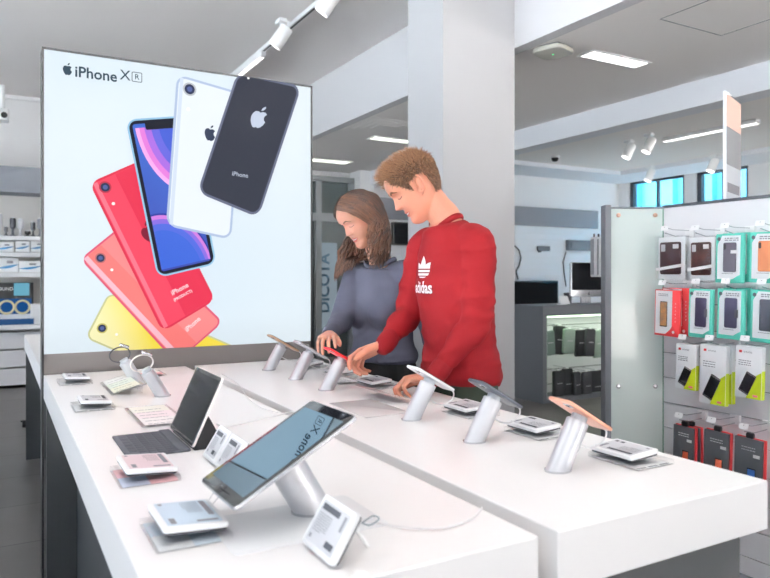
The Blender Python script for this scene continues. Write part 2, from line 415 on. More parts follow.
# slim linear head on the track
q = on_z(252, 66, ZH-.1)
o = thing('track_linear_light', 'short linear light on the track just above the poster', 'light', T(TX, q.y, ZH-.077))
MB().rr(.05, .85, .008, -.045, 0, .003).build('housing', W['white'], o); MB().box((-.018, -.38, -.05), (.018, .38, -.0455)).build('diffuser', glow, o)
# left rail
a = on_z(3, 96, ZH-.1)
o = thing('light_track', 'white ceiling rail crossing the far left of the shop', 'light track', T(a.x, a.y, ZH))
MB().box((-1.5, -.02, -.12), (1.8, .02, -.08)).build('rail', W['white'], o)
for xx in (-1.2, .5): MB().cyl(.012, .012, -.08, 0, 10, T(xx, 0, 0)).build('hanger', W['white'], o)
q = on_y(2, 105, a.y)
o = thing('security_camera', 'small grey camera hanging at the far left ceiling edge', 'camera', T(q.x, q.y-.1, ZH))
MB().cyl(.03, .03, -.3, 0, 12).build('stem', W['white'], o); MB().rr(.14, .2, .02, -.42, -.28, .02).build('housing', W['white'], o)
MB().cyl(.035, .03, 0, .02, 20, T(0.02, -.1, -.36) @ RX(90)).build('lens', W['black'], o)
# spots of the right room
for px, py, lb in ((629, 152, 'far spotlight of the right room, leftmost'), (649, 146, 'far spotlight of the right room, beside the leftmost'), (650, 176, 'small spotlight above the left high window'), (713, 166, 'small spotlight between the two high windows')):
    spot(px, py, ZR-(.03 if py < 160 else .09), lb, (10, 25), 1.15, 10, 'spotlights of the right room')
# detector / access point
q = on_z(553, 50, ZL-.02)
o = thing('wireless_access_point', 'square grey ceiling box with a green light near the pillar', 'ceiling box', T(q.x, q.y, ZL) @ RZ(20))
MB().rr(.24, .24, .07, -.05, -.012, .016).build('housing', mat('warm grey plastic', s2l(176, 174, 165), .5), o)
MB().rr(.17, .17, .03, -.012, 0, .003).build('mount_plate', W['grey'], o)
MB().cyl(.006, .006, -.052, -.049, 12).build('status_light', mat('green led', (0, .5, .1), emit=(.05, 1, .3), es=2), o)
q = on_z(555, 158, ZR-.03)
o = thing('dome_camera', 'black dome camera on the ceiling of the right room', 'camera', T(q.x, q.y, ZR))
MB().cyl(.07, .07, -.03, 0, 20).build('base', W['white'], o); MB().lathe([(.055, -.03), (.055, -.05), (.04, -.08), (.01, -.09)], 20).build('dome', W['black'], o)
# hairline ceiling hatch
hq = MB()
q = on_z(735, 12, ZL)
for (ax, ay, bx, by) in ((-.3, -.3, .3, -.295), (-.3, .295, .3, .3), (-.3, -.3, -.295, .3), (.295, -.3, .3, .3)): hq.box((q.x+ax, q.y+ay, ZL-.002), (q.x+bx, q.y+by, ZL+.01))
struct(hq.build('trim_5', W['grey']))
q = on_z(392, 127, ZL); hq = MB()
for k in range(4):
    s = .32-.07*k; hq.box((q.x-s-.1, q.y-s, ZL-.006-.004*k), (q.x+s-.1, q.y+s, ZL-.002-.004*k))
tag(hq.build('air_vent', W['ceil_low']), 'square ceiling air diffuser behind the pillar', 'vent')
# ================================================================== lightbox and tables
YL = 3.127
LX0 = on_y(44, 200, YL).x; LX1 = on_y(311, 200, YL).x
LZ1 = (on_y(44, 48, YL).z+on_y(311, 88, YL).z)/2; LZ0 = (on_y(44, 352, YL).z+on_y(311, 343, YL).z)/2
lb = thing('lightbox', 'large backlit poster wall showing six coloured phones', 'lightbox', T((LX0+LX1)/2, YL+.05, 0))
ox = (LX0+LX1)/2; oy = YL+.05
fm = mat('lightbox frame', s2l(44, 42, 44), .5)
hw = (LX1-LX0)/2
f = MB()
f.box((-hw-.008, -.05, 0), (-hw, .05, LZ1+.008)); f.box((hw, -.05, 0), (hw+.008, .05, LZ1+.008)); f.box((-hw, -.05, LZ1), (hw, .05, LZ1+.008))
f.build('frame', fm, lb)
MB().box((-hw, -.044, TZ-.02), (hw, .044, LZ0)).build('lower_panel', mat('warm grey board', s2l(126, 120, 118), .6), lb)
MB().box((-hw, .03, LZ0), (hw, .045, LZ1)).build('back_panel', W['white'], lb)
pm = lit('lit fabric', (232, 243, 250), .97)
nt = pm.node_tree; b = nt.nodes['Principled BSDF']
tc = nt.nodes.new('ShaderNodeTexCoord'); gr = nt.nodes.new('ShaderNodeTexNoise'); gr.inputs['Scale'].default_value = 1.2; gr.inputs['Detail'].default_value = 0
mx = nt.nodes.new('ShaderNodeMix'); mx.data_type = 'RGBA'; mx.inputs[6].default_value = (*s2l(216, 234, 247), 1); mx.inputs[7].default_value = (*s2l(240, 248, 252), 1)
nt.links.new(tc.outputs['Object'], gr.inputs['Vector']); nt.links.new(gr.outputs['Fac'], mx.inputs[0]); nt.links.new(mx.outputs[2], b.inputs['Emission Color'])
MB().box((-hw, -.045, LZ0), (hw, .03, LZ1)).build('lit_print', pm, lb)
layer = [0]
def LP(px, py):
    q = on_y(px, py, YL+.005); return Vector((q.x-ox, q.z))
def lay():
    layer[0] += 1; return -.0455-.0004*layer[0]
def clip(pts):      # keep inside the lit rectangle
    def cut(P, f):
        out = []
        for i in range(len(P)):
            a = P[i-1]; b = P[i]; fa = f(a); fb = f(b)
            if (fa >= 0) != (fb >= 0): out.append(a.lerp(b, fa/(fa-fb)))
            if fb >= 0: out.append(b)
        return out
    for f in (lambda p: p.x+hw, lambda p: hw-p.x, lambda p: p.y-LZ0, lambda p: LZ1-p.y):
        if pts: pts = cut(pts, f)
    return pts
def rq(c, ins=0., rad=.16, n=7):          # rounded quad from 4 corners tl,tr,br,bl (2-D), inset as share of width
    tl, tr, br, bl = c; w = (tr-tl).length; h = (bl-tl).length; r = rad*w; i = ins*w
    def P(u, v): return tl.lerp(tr, u).lerp(bl.lerp(br, u), v)
    pts = []; r = max(r-i, .001)
    for cx, cy, a0 in ((w-i-r, i+r, -90), (w-i-r, h-i-r, 0), (i+r, h-i-r, 90), (i+r, i+r, 180)):
        for k in range(n+1):
            t = R(a0+90*k/n); pts.append(P((cx+r*math.cos(t))/w, (cy+r*math.sin(t))/h))
    return pts, P, w, h
def flat(pts, m, name, parent, cl=True):
    if cl: pts = clip(pts)
    if len(pts) < 3: return
    yy = lay(); mb = MB(); mb.poly([(p.x, yy, p.y) for p in pts]); return mb.build(name, m, parent, smooth=False)
def circ(c, r, n=20): return [c+Vector((math.cos(2*PI*k/n), math.sin(2*PI*k/n)))*r for k in range(n)]
def grad_mat(name, c1, c2, axis, k=1.0):
    m = lit(name, c1, k); nt = m.node_tree; b = nt.nodes['Principled BSDF']
    g = nt.nodes.new('ShaderNodeTexCoord'); s = nt.nodes.new('ShaderNodeVectorMath'); s.operation = 'DOT_PRODUCT'; s.inputs[1].default_value = axis[:3]
    r = nt.nodes.new('ShaderNodeMapRange'); r.inputs[1].default_value = axis[3]; r.inputs[2].default_value = axis[4]
    x = nt.nodes.new('ShaderNodeMix'); x.data_type = 'RGBA'; x.inputs[6].default_value = (*s2l(*c1), 1); x.inputs[7].default_value = (*s2l(*c2), 1)
    nt.links.new(g.outputs['Object'], s.inputs[0]); nt.links.new(s.outputs['Value'], r.inputs[0]); nt.links.new(r.outputs[0], x.inputs[0]); nt.links.new(x.outputs[2], b.inputs['Emission Color'])
    return m
def poster_phone(name, q, edge, body, back=True, hl=None, logo=None, cam=(.2, .17), word=True, bodymat=None, lb_=None):
    c = [LP(*p) for p in q]
    outer, P, w, h = rq(c, 0)
    root = flat(outer, lit(name+' edge', edge), name, lb)
    inner, P, w, h = rq(c, .035, .15)
    flat(inner, bodymat or lit(name+' back', body), 'printed_back' if back else 'printed_bezel', root)
    if hl:
        for (u0, u1, colr) in hl:
            flat([P(u0, .015), P(u1, .015), P(u1, .985), P(u0, .985)], lit(name+' sheen', colr), 'printed_sheen', root)
    if back:
        cc = P(cam[0], cam[1]*w/h)
        flat(circ(cc, .1*w), lit(name+' ring', tuple(int(v*.8) for v in body)), 'printed_camera_ring', root)
        flat(circ(cc, .075*w), lit(name+' lens', (44, 52, 84)), 'printed_camera_lens', root)
        flat(circ(cc, .04*w), lit(name+' lens core', (84, 100, 158)), 'printed_camera_core', root)
        c2 = P(cam[0], (cam[1]+.3)*w/h); flat(circ(c2, .028*w), lit(name+' flash', (255, 250, 245)), 'printed_flash', root)
    if logo:
        u, v, s, colr = logo; cc = P(u, v); ex = (c[1]-c[0]).normalized(); ey = (c[0]-c[3]).normalized()
        flat([cc+ex*(x*s*w)+ey*(y*s*w) for x, y in APPLE], lit(name+' emblem', colr), 'printed_emblem', root)
        flat([cc+ex*(x*s*w)+ey*(y*s*w) for x, y in LEAF], lit(name+' emblem leaf', colr), 'printed_emblem_leaf', root)
    return root, P, w, c
def ptext(txt, P, c, u, v, size, m, root, name='printed_word'):
    cc = P(u, v); ex = (c[1]-c[0]).normalized()
    M = frame((cc.x, lay(), cc.y), (ex.x, 0, ex.y), (-ex.y, 0, ex.x))
    mb = MB(); put_text(mb, txt, size, M, bold=.0004); mb.build(name, m, root, smooth=False)
wm = lit('poster white ink', (255, 235, 238))
r_, P, w, c = poster_phone('yellow_printed_phone', [(85, 338), (109, 292), (241, 349), (218, 395)], (206, 206, 150), (250, 240, 130), bodymat=grad_mat('yellow print', (249, 244, 190), (250, 226, 70), (1, 0, .4, .03, .22)), cam=(.3, .2))
r_, P, w, c = poster_phone('coral_printed_phone', [(80, 259), (122, 225), (223, 322), (176, 363)], (232, 92, 122), (252, 142, 142), hl=[(.05, .14, (250, 190, 205)), (.14, .45, (252, 128, 125))], cam=(.28, .22))
ptext('iPhone', P, c, .62, .86, .03, wm, r_)
r_, P, w, c = poster_phone('red_printed_phone', [(89, 183), (144, 159), (215, 300), (162, 332)], (228, 46, 78), (249, 70, 98), hl=[(.05, .12, (255, 120, 140)), (.44, 1.0-.035, (236, 48, 82))], logo=(.5, .42, .28, (130, 20, 50)))
ptext('iPhone', P, c, .55, .82, .03, wm, r_); ptext('(PRODUCT)', P, c, .55, .865, .017, wm, r_)
c = [LP(*p) for p in ((125, 120), (187, 116), (216, 264), (157, 278))]
o_, P, w, h = rq(c, 0, .17); root = flat(o_, lit('light blue rail', (150, 200, 232)), 'blue_printed_phone', lb)
i_, P, w, h = rq(c, .03, .16); flat(i_, lit('bezel print', (24, 26, 44)), 'printed_bezel', root)
i_, P, w, h = rq(c, .085, .13); flat(i_, grad_mat('screen print', (66, 108, 208), (58, 58, 170), (.4, 0, 1, 1.75, 1.1)), 'printed_screen', root)
# curved magenta planet limb on the phone picture
def arc(u0, v0, ru, rv, a0, a1, n=16): return [P(u0+ru*math.cos(R(a0+(a1-a0)*k/n)), v0+rv*math.sin(R(a0+(a1-a0)*k/n))) for k in range(n+1)]
for i_, (q_, c_) in enumerate(((1., (250, 176, 236)), (.93, (232, 128, 222)), (.84, (172, 110, 226)), (.72, (104, 104, 222)), (.58, (70, 96, 214)))):
    flat([P(min(u_, .915), v_) for u_, v_ in [(1.0+.88*q_*math.cos(R(a_)), .06+.47*q_*math.sin(R(a_))) for a_ in range(96, 181, 5)]]+[P(1.0-.88*q_, .058), P(.915, .058)], lit('planet band', c_), 'printed_planet_band', root)
for i_, (q_, c_) in enumerate(((1., (48, 58, 160)), (.97, (214, 130, 226)), (.91, (140, 110, 226)), (.84, (84, 108, 224)), (.74, (60, 104, 220)))):
    flat([P(max(min(.16+.80*q_*math.cos(R(a_)), .905), .09), min(1.02-.42*q_*math.sin(R(a_)), .955)) for a_ in range(6, 97, 5)]+[P(.09, 1.02-.42*q_), P(.09, .955)], lit('second planet band', c_), 'printed_planet_band', root)
flat(rq([P(.28, .025), P(.74, .025), P(.74, .075), P(.28, .075)], 0, .05)[0], lit('notch print', (22, 24, 40)), 'printed_notch', root)
r_, P, w, c = poster_phone('white_printed_phone', [(176, 75), (241, 94), (230, 240), (165, 226)], (178, 196, 226), (236, 243, 250), hl=[(.05, .1, (214, 226, 242))], logo=(.55, .335, .2, (46, 58, 84)))
r_, P, w, c = poster_phone('black_printed_phone', [(236, 73), (300, 87), (257, 218), (196, 193)], (104, 110, 134), (52, 56, 70), hl=[], cam=(-.9, 9), logo=(.52, .32, .28, (196, 206, 224)))
ptext('iPhone', P, c, .52, .76, .028, lit('silver print', (190, 198, 214)), r_)
cc = P(.18, .03); flat(circ(cc, .006), lit('flash print', (255, 255, 255)), 'printed_flash', r_)
# headline
dk = lit('headline ink', (54, 76, 92))
hd = MB(); a = LP(67, 71.5); yy = lay()
for S in (APPLE, LEAF): hd.poly([(a.x+x*.042, yy, a.y+y_*.042) for x, y_ in S])
hb = LP(74, 73.2); M = frame((hb.x, yy, hb.y), (1, 0, 0), (0, 0, 1))
put_text(hd, 'iPhone', .0625, M, 'LEFT', bold=.0012, sx=.96)
hb = LP(124.3, 77); put_text(hd, 'X', .061, frame((hb.x, yy, hb.y), (1, 0, 0), (0, 0, 1)), 'CENTER', bold=.0003)
hb = LP(136, 78.5); cx, cz = hb.x, hb.y
def fr2(hw_, hh, r): return [(cx+(hw_-r)*sx+r*math.cos(R(a0+90*k/5)), yy, cz+(hh-r)*sz+r*math.sin(R(a0+90*k/5))) for sx, sz, a0 in ((1, 1, 0), (-1, 1, 90), (-1, -1, 180), (1, -1, 270)) for k in range(6)]
A1 = fr2(.0215, .0215, .006); A2 = fr2(.0185, .0185, .004); n = len(A1)
hd.add(A1+A2, [(k, (k+1) % n, n+(k+1) % n, n+k) for k in range(n)])
put_text(hd, 'R', .032, frame((cx, yy, cz), (1, 0, 0), (0, 0, 1)), 'CENTER', bold=.0003)
hd.build('printed_headline', dk, lb, smooth=False)
l = area('lightbox_glow', (0, -.07, 1.6), 2*hw, 1.2, 9, (.9, .96, 1), (R(90), 0, 0), lb)

# ------------------------------------------------------------------ tables
AX0, AX1 = .168, .737; BX0, BX1 = .777, 1.333; Y0 = .819; Y1 = YL-.004
def table(x0, x1, y0, y1, label, cen=None):
    o = thing('display_table', label, 'table', T((x0+x1)/2, (y0+y1)/2, 0), 'white display tables')
    w = x1-x0; d = y1-y0
    t = MB(); t.box((-w/2, -d/2, TZ-.097), (w/2, d/2, TZ))
    to = t.build('tabletop', W['table'], o, smooth=False)
    b = to.modifiers.new('b', 'BEVEL'); b.width = .0025; b.segments = 2
    for s, yy in (('a', -d/2+.04), ('b', d/2-.09)):
        MB().box((-w/2+.03 if yy < 0 else -w/2+.006, yy, 0), (w/2-.03, yy+.04, TZ-.0975)).build('end_panel', W['charcoal'], o, smooth=False)
    cx = cen if cen is not None else 0
    MB().box((cx-.018, -d/2+.081, .02), (cx+.018, d/2-.091, TZ-.0975)).build('centre_panel', W['charcoal'], o, smooth=False)
    return o
table(AX0, AX1, Y0, Y1, 'white display table nearest the camera on the left, holding both tablets', cen=-.15)
table(BX0, BX1, Y0, Y1, 'white display table where the couple stands, with the row of phone stands')
table(AX0, AX1, YL+.11, 5.3, 'white display table behind the poster wall, left')
table(BX0, BX1, YL+.11, 5.3, 'white display table behind the poster wall, right')

# ------------------------------------------------------------------ phones on leaning stands
SX = 1.018; LEAN = 30
def make_stand(label, group, r=.024, L=.113, base=True):
    o = thing('leaning_stand', label, 'stand', None, group)
    tl = RY(LEAN)
    # post whose foot is cut level with the table
    n = 36; foot = []; top = []
    for k in range(n):
        a = 2*PI*k/n; x = r*math.cos(a); yv = r*math.sin(a)
        z = -x*math.tan(R(-LEAN)); v = tl @ Vector((x, yv, 0)); d = tl @ Vector((0, 0, 1))
        v = v - d*(v.z/d.z); foot.append(v+Vector((0, 0, .002))); top.append(tl @ Vector((x, yv, L)))
    mid = [f_.lerp(t_, .985) for f_, t_ in zip(foot, top)]
    top2 = [tl @ Vector((r*.93*math.cos(2*PI*k/n), r*.93*math.sin(2*PI*k/n), L)) for k in range(n)]
    MB().rings([foot, mid, top2]).build('post', W['alu'], o)
    MB().cyl(r*.72, r*.72, L, L+.012, 28, tl, .001).build('neck', mat_neck, o)
    if base: 
        fl = [(v.x*1.06, v.y*1.06) for v in foot]
        MB().rings([[(x, yv, 0) for x, yv in fl], [(x, yv, .0035) for x, yv in fl]]).build('foot_ring', W['silver'], o)
    return o
mat_neck = mat('translucent neck', s2l(204, 208, 214), .3, trans=.1)
def make_phone(label, back, scr=None, L=.148, wd=.067, th=.008, group='phones on the leaning stands'):
    o = thing('smartphone', label, 'phone', None, group)      # long axis X (bottom at +X), screen up
    MB().rr(L, wd, .011, -th/2, th/2-.0006, .0028).build('body', back, o)
    MB().rr(L-.003, wd-.003, .010, th/2-.0006, th/2+.0004, .0003).build('bezel', W['bezel'], o)
    s = MB().rr(L-.014, wd-.008, .007, th/2+.0004, th/2+.0006).build('screen', scr or W['screen'], o)
    cm = MB().rr(.02, .02, .006, -th/2-.0015, -th/2+.0002, .0005, T(-L/2+.018, -wd/2+.018, 0)).build('camera_bump', W['silver'], o)
    MB().cyl(.005, .005, -th/2-.0022, -th/2-.0014, 16, T(-L/2+.018, -wd/2+.018, 0)).build('lens', W['screen'], cm)
    MB().box((L/2-.0004, -.005, -.0015), (L/2+.0004, .005, .0015)).build('charging_port', W['black'], o)
    return o
up = Vector((math.sin(R(LEAN)), 0, math.cos(R(LEAN))))
bp = {'gold': mat('gold phone shell', s2l(214, 176, 142), .3, .5), 'silver': mat('silver phone shell', s2l(226, 226, 230), .25, .5), 'red': mat('red phone shell', s2l(214, 28, 40), .35),
      'white': mat('white phone shell', s2l(240, 240, 242), .25), 'black': mat('space grey phone shell', s2l(92, 96, 106), .3, .5), 'rose': mat('rose gold phone shell', s2l(222, 160, 136), .3, .4)}
onscr = {'gold': mat('pale screen', s2l(180, 150, 120), .1, emit=s2l(170, 130, 100), es=.3), 'silver': mat('white screen', s2l(220, 215, 210), .1, emit=s2l(220, 210, 205), es=.4),
         'red': mat('red screen', s2l(200, 24, 36), .1, emit=s2l(196, 20, 34), es=.6), 'white': mat('white lock screen', s2l(225, 228, 230), .1, emit=s2l(215, 220, 225), es=.5),
         'black': None, 'rose': mat('orange lock screen', s2l(205, 140, 110), .12, emit=s2l(200, 130, 96), es=.35)}
rows = [(2.82, 'gold', 'gold phone on the stand farthest from the camera', 'leaning metal post under the gold phone at the far end'),
        (2.517, 'silver', 'pale phone on the second farthest stand', 'leaning metal post under the pale phone, second from the far end'),
        (2.23, 'red', 'red phone both people are touching', 'leaning metal post under the red phone'),
        (1.655, 'white', 'white phone on the stand in front of the man', 'leaning metal post under the white phone by the man'),
        (1.361, 'black', 'grey phone with dark screen on a stand right of the man', 'leaning metal post under the dark grey phone'),
        (1.074, 'rose', 'rose gold phone on the nearest right-hand stand', 'leaning metal post nearest the right table corner')]
def place_on(o, base, extra): o.matrix_world = base @ extra
stand0 = None
for yv, k, lp, ls in rows:
    if stand0 is None: st = stand0 = make_stand(ls, 'leaning phone stands')
    else: st = copy_tree(stand0); st['label'] = ls
    st.matrix_world = T(SX, yv, TZ)
    ph = make_phone(lp, bp[k], onscr[k])
    ph.matrix_world = T(Vector((SX, yv, TZ))+up*.1295) @ RY(LEAN)
    # white cable curling from the bottom of the phone down into the table by the post
    e = Vector((SX, yv, TZ))+up*.1295+Vector((math.cos(R(LEAN)), 0, -math.sin(R(LEAN))))*.075
    pts = [e, e+Vector((.018, .006, -.010)), e+Vector((.022, .015, -.03)), e+Vector((.0, .02, -.045)), e+Vector((-.035, .012, -.04)), Vector((SX+.055, yv+.006, TZ+.052)), Vector((SX+.041, yv+.004, TZ+.04))]
    cv = []
    for i in range(len(pts)-1):
        p0_, p1_, p2_, p3_ = pts[max(i-1, 0)], pts[i], pts[i+1], pts[min(i+2, len(pts)-1)]
        for s in range(5):
            t = s/5; cv.append(.5*((2*p1_)+(-p0_+p2_)*t+(2*p0_-5*p1_+4*p2_-p3_)*t*t+(-p0_+3*p1_-3*p2_+p3_)*t**3))
    cv.append(pts[-1])
    cb = MB().tube(cv, .0021, 8).build('charging_cable', W['cable']); tag(cb, 'short white cable looping under the '+{'gold': 'gold phone', 'silver': 'pale phone', 'red': 'red phone', 'white': 'white phone', 'black': 'dark grey phone', 'rose': 'rose gold phone'}[k], 'cable', 'short phone cables')

# ------------------------------------------------------------------ e-paper price tags
def tag_face(o, w, h, seed, tint=None, lean=False):
    z = .0102
    MB().rr(w, h, .007, 0, .009, .002).build('casing', W['white'], o)
    MB().rr(w-.004, h-.004, .006, -.004, -.0002, .0008).build('back_shell', W['dgrey'], o)
    MB().rr(w-.018, h-.016, .003, .0091, .0096).build('display', W['eink'] if tint is None else mat('tinted e-paper', tint, .4), o)
    m = MB(); zz = .0099
    x0, x1 = -w/2+.014, w/2-.014; yt = h/2-.012
    MB().box((x0, yt-.009, .0096), (x0+(x1-x0)*.72, yt, zz)).build('header_bar', W['dink'] if tint is None else W['ink'], o, smooth=False)
    for k in range(8): greek(m, x0+.001, x0+(x1-x0)*(.55-.2*(k == 7)), yt-.0155-.0036*k, .0016, zz, seed=seed+k)
    MB().box((x1-.008, .004, .0096), (x1-.001, yt-.001, zz)).build('side_code', W['ink'], o, smooth=False)
    m2 = MB(); greek(m2, x1-.026, x1, -h/2+.014, .009, zz, seed=seed+11); m2.build('price_print', W['dink'] if tint is None else W['ink'], o, smooth=False)
    m3 = MB(); m3.box((x0, -h/2+.013, .0096), (x0+.007, -h/2+.019, zz)); m3.build('corner_mark', W['ink'], o, smooth=False)
    m.build('printed_text', W['ink'] if tint is None else mat('tinted ink', tuple(v*.5 for v in tint), .6), o, smooth=False)
def flat_tag(x, yv, label, tint=None, seed=1, side=1, w=.118, h=.088, papers=None, yaw=0):
    b = thing('acrylic_block', 'clear block under the '+label.replace('small ', ''), 'acrylic block', T(x+.006*side, yv-.012, TZ) @ RZ(yaw), 'clear blocks under the price displays')
    MB().rr(.115, .14, .004, .0005, .011, .001).build('block', W['acryl'], b)
    pm_ = MB(); pm_.box((-.052, -.066, .0012), (.052, .066, .002)); pm_.build('paper', papers or W['paper'], b)
    if papers is None:
        pp = MB()
        for k in range(3): pp.box((-.05+.035*k, -.064, .00215), (-.022+.035*k, -.058, .0024))
        pp.build('paper_print', W['ink'], b)
    # wedge-tilted tag lying on the block: it reads from the customer side
    M = T(x, yv, TZ+.0180) @ RZ(yaw) @ RY(-4*side) @ RZ(-90 if side < 0 else 90)
    o = thing('price_display', label, 'price display', M, 'electronic price displays lying flat')
    tag_face(o, w, h, seed, tint)
    return o
def paper_mix(name, a, b_):
    m = mat(name, a, .6); nt = m.node_tree; bs = nt.nodes['Principled BSDF']
    t = nt.nodes.new('ShaderNodeTexCoord'); c_ = nt.nodes.new('ShaderNodeTexChecker'); c_.inputs['Scale'].default_value = 11
    c_.inputs['Color1'].default_value = (*a, 1); c_.inputs['Color2'].default_value = (*b_, 1)
    nt.links.new(t.outputs['Object'], c_.inputs['Vector']); nt.links.new(c_.outputs['Color'], bs.inputs['Base Color']); return m
flat_tag(.266, 1.118, 'small blue-tinted price display lying flat at the near left table edge', s2l(196, 212, 226), 3, -1, .13, .10, paper_mix('blue leaflet', s2l(214, 228, 240), s2l(240, 242, 245)))
flat_tag(.268, 1.468, 'small pink-tinted price display lying beside the keyboard', s2l(226, 205, 208), 5, -1, .13, .10, paper_mix('red blue leaflet', s2l(244, 190, 196), s2l(214, 220, 240)))
flat_tag(.264, 2.30, 'small price display on the left table edge, second from the poster wall', None, 7, -1)
flat_tag(.264, 2.86, 'small price display on the left table closest to the poster wall', None, 9, -1)
flat_tag(1.207, 1.068, 'small price display lying beside the rose gold phone', None, 21, 1)
flat_tag(1.207, 1.362, 'small price display lying behind the dark grey phone', None, 22, 1)
flat_tag(1.207, 1.655, 'small price display lying by the man\'s hip', None, 23, 1)
flat_tag(1.207, 2.222, 'small price display lying between the two hands of the man', None, 24, 1)
flat_tag(1.207, 2.517, 'small price display lying behind the red phone', None, 25, 1)
flat_tag(1.207, 2.82, 'small price display lying at the far end behind the gold phone', None, 26, 1)
def lean_tag(x, y_a, y_b, label, seed, h=.075, bk=32):
    w = abs(y_a-y_b); yc = (y_a+y_b)/2
    # local x runs along -Y, local y leans up and back (+X)
    M = frame((x, yc, TZ), (0, -1, 0), (math.sin(R(bk)), 0, math.cos(R(bk))))
    M = M @ T(0, h/2+.002, .002)
    o = thing('price_display', label, 'price display', M, 'electronic price displays standing on the left table')
    tag_face(o, w, h, seed)
    # prop leg behind
    p = MB(); p.box((-.012, -.004, -.008), (.012, .0, -.006)); p.build('hinge', W['white'], o)
    inv = M.inverted(); a = inv @ Vector((x+.078, yc, TZ+.0015)); b_ = Vector((0, h*.34, -.0075))
    MB().tube([b_, a], .003, 8).build('prop_leg', W['white'], o)
    return o
lean_tag(.407, .966, .860, 'price display leaning upright at the near table corner', 31, .078)
lean_tag(.407, 1.535, 1.450, 'leaning price display right behind the dark tablet, left of the pair', 32)
lean_tag(.407, 1.440, 1.350, 'leaning price display half behind the bright tablet, right of the pair', 33)

# ------------------------------------------------------------------ tablets
tw = T(.474, 1.093, TZ)
st = make_stand('thick leaning metal post under the bright tablet', 'leaning tablet stand', .031, .112, True)
st.matrix_world = tw @ RZ(180)
bp2 = MB().rr(.26, .17, .012, 0, .0022, .0006).build('base_plate', W['white'], None)
tag(bp2, 'thin white base plate under the tablet stand', 'base plate'); bp2.matrix_world = T(.43, 1.06, TZ)
for ch in [st]: ch.matrix_world = T(.474, 1.093, TZ+.0022) @ RZ(180)
upl = Vector((-math.sin(R(29)), 0, math.cos(R(29))))
o = thing('tablet', 'tablet tilted on a thick post with a pale blue reflection', 'tablet', T(Vector((.474, 1.093, TZ))+upl*.131+Vector((math.cos(R(29)), 0, math.sin(R(29))))*.0) @ RZ(2.3) @ RY(-29), 'tablets')
mirror = mat('reflective tablet glass', s2l(24, 28, 34), .02, spec=1., coat=1.)
nt = mirror.node_tree; b = nt.nodes['Principled BSDF']; b.inputs['IOR'].default_value = 2.95; b.inputs['Coat Weight'].default_value = 0; b.inputs['Specular Tint'].default_value = (.62, .84, 1, 1); b.inputs['Base Color'].default_value = (.004, .006, .008, 1)
MB().rr(.240, .170, .010, -.004, .0028, .002).build('body', W['silver'], o)
MB().rr(.236, .166, .008, .0028, .0036, .0003).build('bezel', W['bezel'], o)
MB().rr(.197, .148, .001, .0036, .0038).build('screen', mirror, o)
MB().cyl(.008, .008, .0037, .0041, 20, T(-.108, 0, 0)).build('home_button', W['bezel'], o)
# dark tablet with keyboard cover
o = thing('tablet', 'dark tablet standing upright in a grey keyboard cover', 'tablet', T(.393, 1.722, TZ+.008), 'tablets')
bk = math.degrees(math.atan2(.07, .155))
M = frame((0, 0, 0), (0, -1, 0), (math.sin(R(bk)), 0, math.cos(R(bk)))) @ T(0, .087, 0)
MB().rr(.236, .172, .010, -.006, 0, .002, M).build('body', mat('pale pink metal', s2l(238, 228, 224), .3, .2), o)
MB().rr(.232, .168, .008, 0, .0006, .0002, M).build('bezel', W['bezel'], o)
MB().rr(.214, .150, .002, .0006, .0008, 0, M).build('screen', W['screen'], o)
kb = thing('keyboard_cover', 'dark grey fabric keyboard lying in front of the upright tablet', 'keyboard', T(.322, 1.722, TZ))
kg = mat('dark grey fabric', s2l(96, 97, 104), .85, bump=(900, .3, .0004)); kk = mat('key fabric', s2l(84, 85, 92), .8)
MB().rr(.140, .232, .006, .0004, .0045, .001).build('base', kg, kb)
keys = MB(); rws = (11, 11, 11, 10, 7)
for r_i, cnt in enumerate(rws):
    xk = .028-.0195*r_i
    for c_i in range(cnt):
        pitch = .222/cnt; yk = .111-pitch*(c_i+.5)
        wd_ = pitch*.86
        if r_i == 4: wd_ = pitch*.9
        keys.rr(.0165, wd_, .002, .0045, .006, .0005, T(xk, yk, 0), n=2)
keys.build('keys', kk, kb)
MB().rr(.026, .232, .003, .0045, .0072, .001, T(.056, 0, 0)).build('hinge_strip', kg, kb)
# folded support behind the tablet
sp = MB(); sp.rings([[(.078, y_, .0), (.150, y_, .0), (.150, y_, .003), (.112, y_, .075), (.108, y_, .074)] for y_ in (-.112, .112)]); sp.build('folded_support', mat('black cover cloth', s2l(34, 34, 38), .8), kb)

# ------------------------------------------------------------------ watches on stands
def watch(x, yv, label, lst, bandm, r, az):
    st_ = make_stand(lst, 'leaning watch stands', .022, .10); st_.matrix_world = T(x, yv, TZ) @ RZ(az)
    u = Matrix.Rotation(R(az), 3, 'Z') @ up
    c_ = Vector((x, yv, TZ))+u*.135
    o = thing('smart_watch', label, 'watch', T(c_) @ RZ(az), 'watches on stands')
    MM = RY(LEAN*.4)
    pts = [MM @ Vector((.036*math.cos(2*PI*k/36), 0, .027*math.sin(2*PI*k/36)-.002)) for k in range(36)]
    MB().tube(pts, .009, 8, closed=True, ry=.0022, up=(0, 1, 0)).build('band', bandm, o)
    Mc = MM @ T(-.021, 0, .025) @ RY(-32)
    MB().rr(.034, .036, .010, -.004, .005, .003, Mc).build('case', W['silver'], o)
    MB().rr(.030, .032, .008, .005, .0062, .0006, Mc).build('screen', W['screen'], o)
    cr = MB().cyl(.003, .003, .017, .020, 12, Mc @ RX(90)).build('crown', W['silver'], o)
watch(.487, 2.385, 'watch with a white band on the nearer left stand', 'leaning post under the white-banded watch', mat('white band', s2l(235, 228, 224), .5), .036, 180)
watch(.462, 2.68, 'watch with a dark band on the farther left stand', 'leaning post under the dark-banded watch', mat('dark band', s2l(60, 62, 68), .5), .036, 180)

